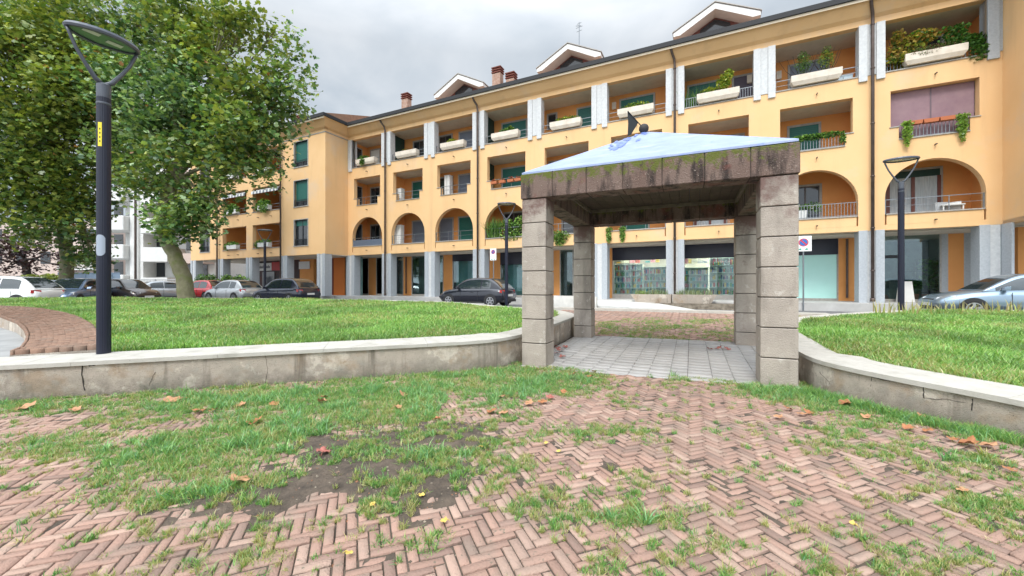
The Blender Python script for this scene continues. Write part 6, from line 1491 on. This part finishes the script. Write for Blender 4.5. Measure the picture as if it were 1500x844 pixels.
for q, (px_, w_) in enumerate(((524, 3.2), (532, 3.0), (500, 3.2), (490, 3.3))): chair(U(px_, w_), w_, FZ, .4*q, BCH, 'blue chair behind the dark glass of the corner shop', 'blue chairs inside the corner shop')
chair(35.0, .9, 4.2, 2.6, WHITE, 'white chair at the right end of the rightmost arched balcony'); chair(34.4, .8, 4.2, 3.4, mat('grey_plastic', (.4, .42, .44), .5), 'grey chair left of the white chair on the rightmost arched balcony')
t_ = empty('garden_table', W(34.75, .6, 4.2), TH, 'small white table between the chairs on the rightmost arched balcony', 'table'); q_ = MB(); q_.box(-.35, .35, -.25, .25, .70, .74); q_.build('top', WHITE, t_)
for x in (-.3, .3):
    for y in (-.2, .2): q_ = MB(); q_.box(x-.02, x+.02, y-.02, y+.02, 0, .70); q_.build('leg', WHITE, t_)
ub = U(1326, 1.9); t_ = empty('sandwich_board', W(ub, 1.9, FZ), TH+.2, 'white sandwich board standing before the rightmost shop window', 'sign')
for sg, nm in ((-1, 'front_panel'), (1, 'back_panel')): q_ = MB(); q_.hexa([(-.24, sg*.22-.01, 0), (.24, sg*.22-.01, 0), (.24, sg*.22+.01, 0), (-.24, sg*.22+.01, 0), (-.24, sg*.03-.01, .95), (.24, sg*.03-.01, .95), (.24, sg*.03+.01, .95), (-.24, sg*.03+.01, .95)]); q_.build(nm, WHITE, t_)
for q, (px_, h_, lb) in enumerate(((1338, 1.0, 'low bushy pot plant behind the rightmost shop window'), (1358, 2.0, 'tall leafy pot plant behind the rightmost shop window, left of another'), (1372, 1.9, 'tall leafy pot plant at the right end of the rightmost shop window'))):
    u_ = U(px_, 3.0); p = empty('pot_plant', W(u_, 3.0, FZ), TH, lb, 'plant'); q_ = MB(); q_.lathe([(.14, 0), (.2, .35), (.21, .36), (.18, .36)], 14); q_.build('pot', TERRA, p)
    q_ = MB(); q_.tube([(0, 0, .3), (.05, 0, h_*.6), (.0, .05, h_*.9)], [.02, .015, .008], 6); q_.build('stem', DBARK, p); foliage('foliage', [(0, 0, h_*.5, .3, .25, h_*.28, 90), (.05, 0, h_*.85, .35, .25, h_*.2, 110)], .17, GP, p)
m_ = MB()
for z in (1.2, 1.7, 2.2): m_.box(U(1325, 3.4), U(1362, 3.4), 3.4, 3.7, z, z+.03)
for px_ in (1325, 1343, 1362): x = U(px_, 3.4); m_.box(x-.02, x+.02, 3.4, 3.7, FZ, 2.7)
m_.build('shelf', BLACKM, s8)
for u_, z_ in ((20.35, 12.2), (28.7, 12.1), (27.4, 12.2)): one('wall_vent', CREAM, u_, u_+.22, CB-.16, CB, z_, z_+.4)
sb = empty('bag', W(U(1290, 3.1), 3.1, FZ), TH, 'brown bag on the floor inside the door of the rightmost shop', 'bag'); q_ = MB(); q_.box(-.3, .3, -.15, .15, 0, .32, taper=-.06); q_.build('body', mat('brown_leather', (.30, .10, .05), .6), sb, bevel=.03, seg=2); q_ = MB(); q_.tube([(-.15, 0, .3), (-.12, 0, .5), (.12, 0, .5), (.15, 0, .3)], .012, 6); q_.build('handle', MATS['brown_leather'], sb)
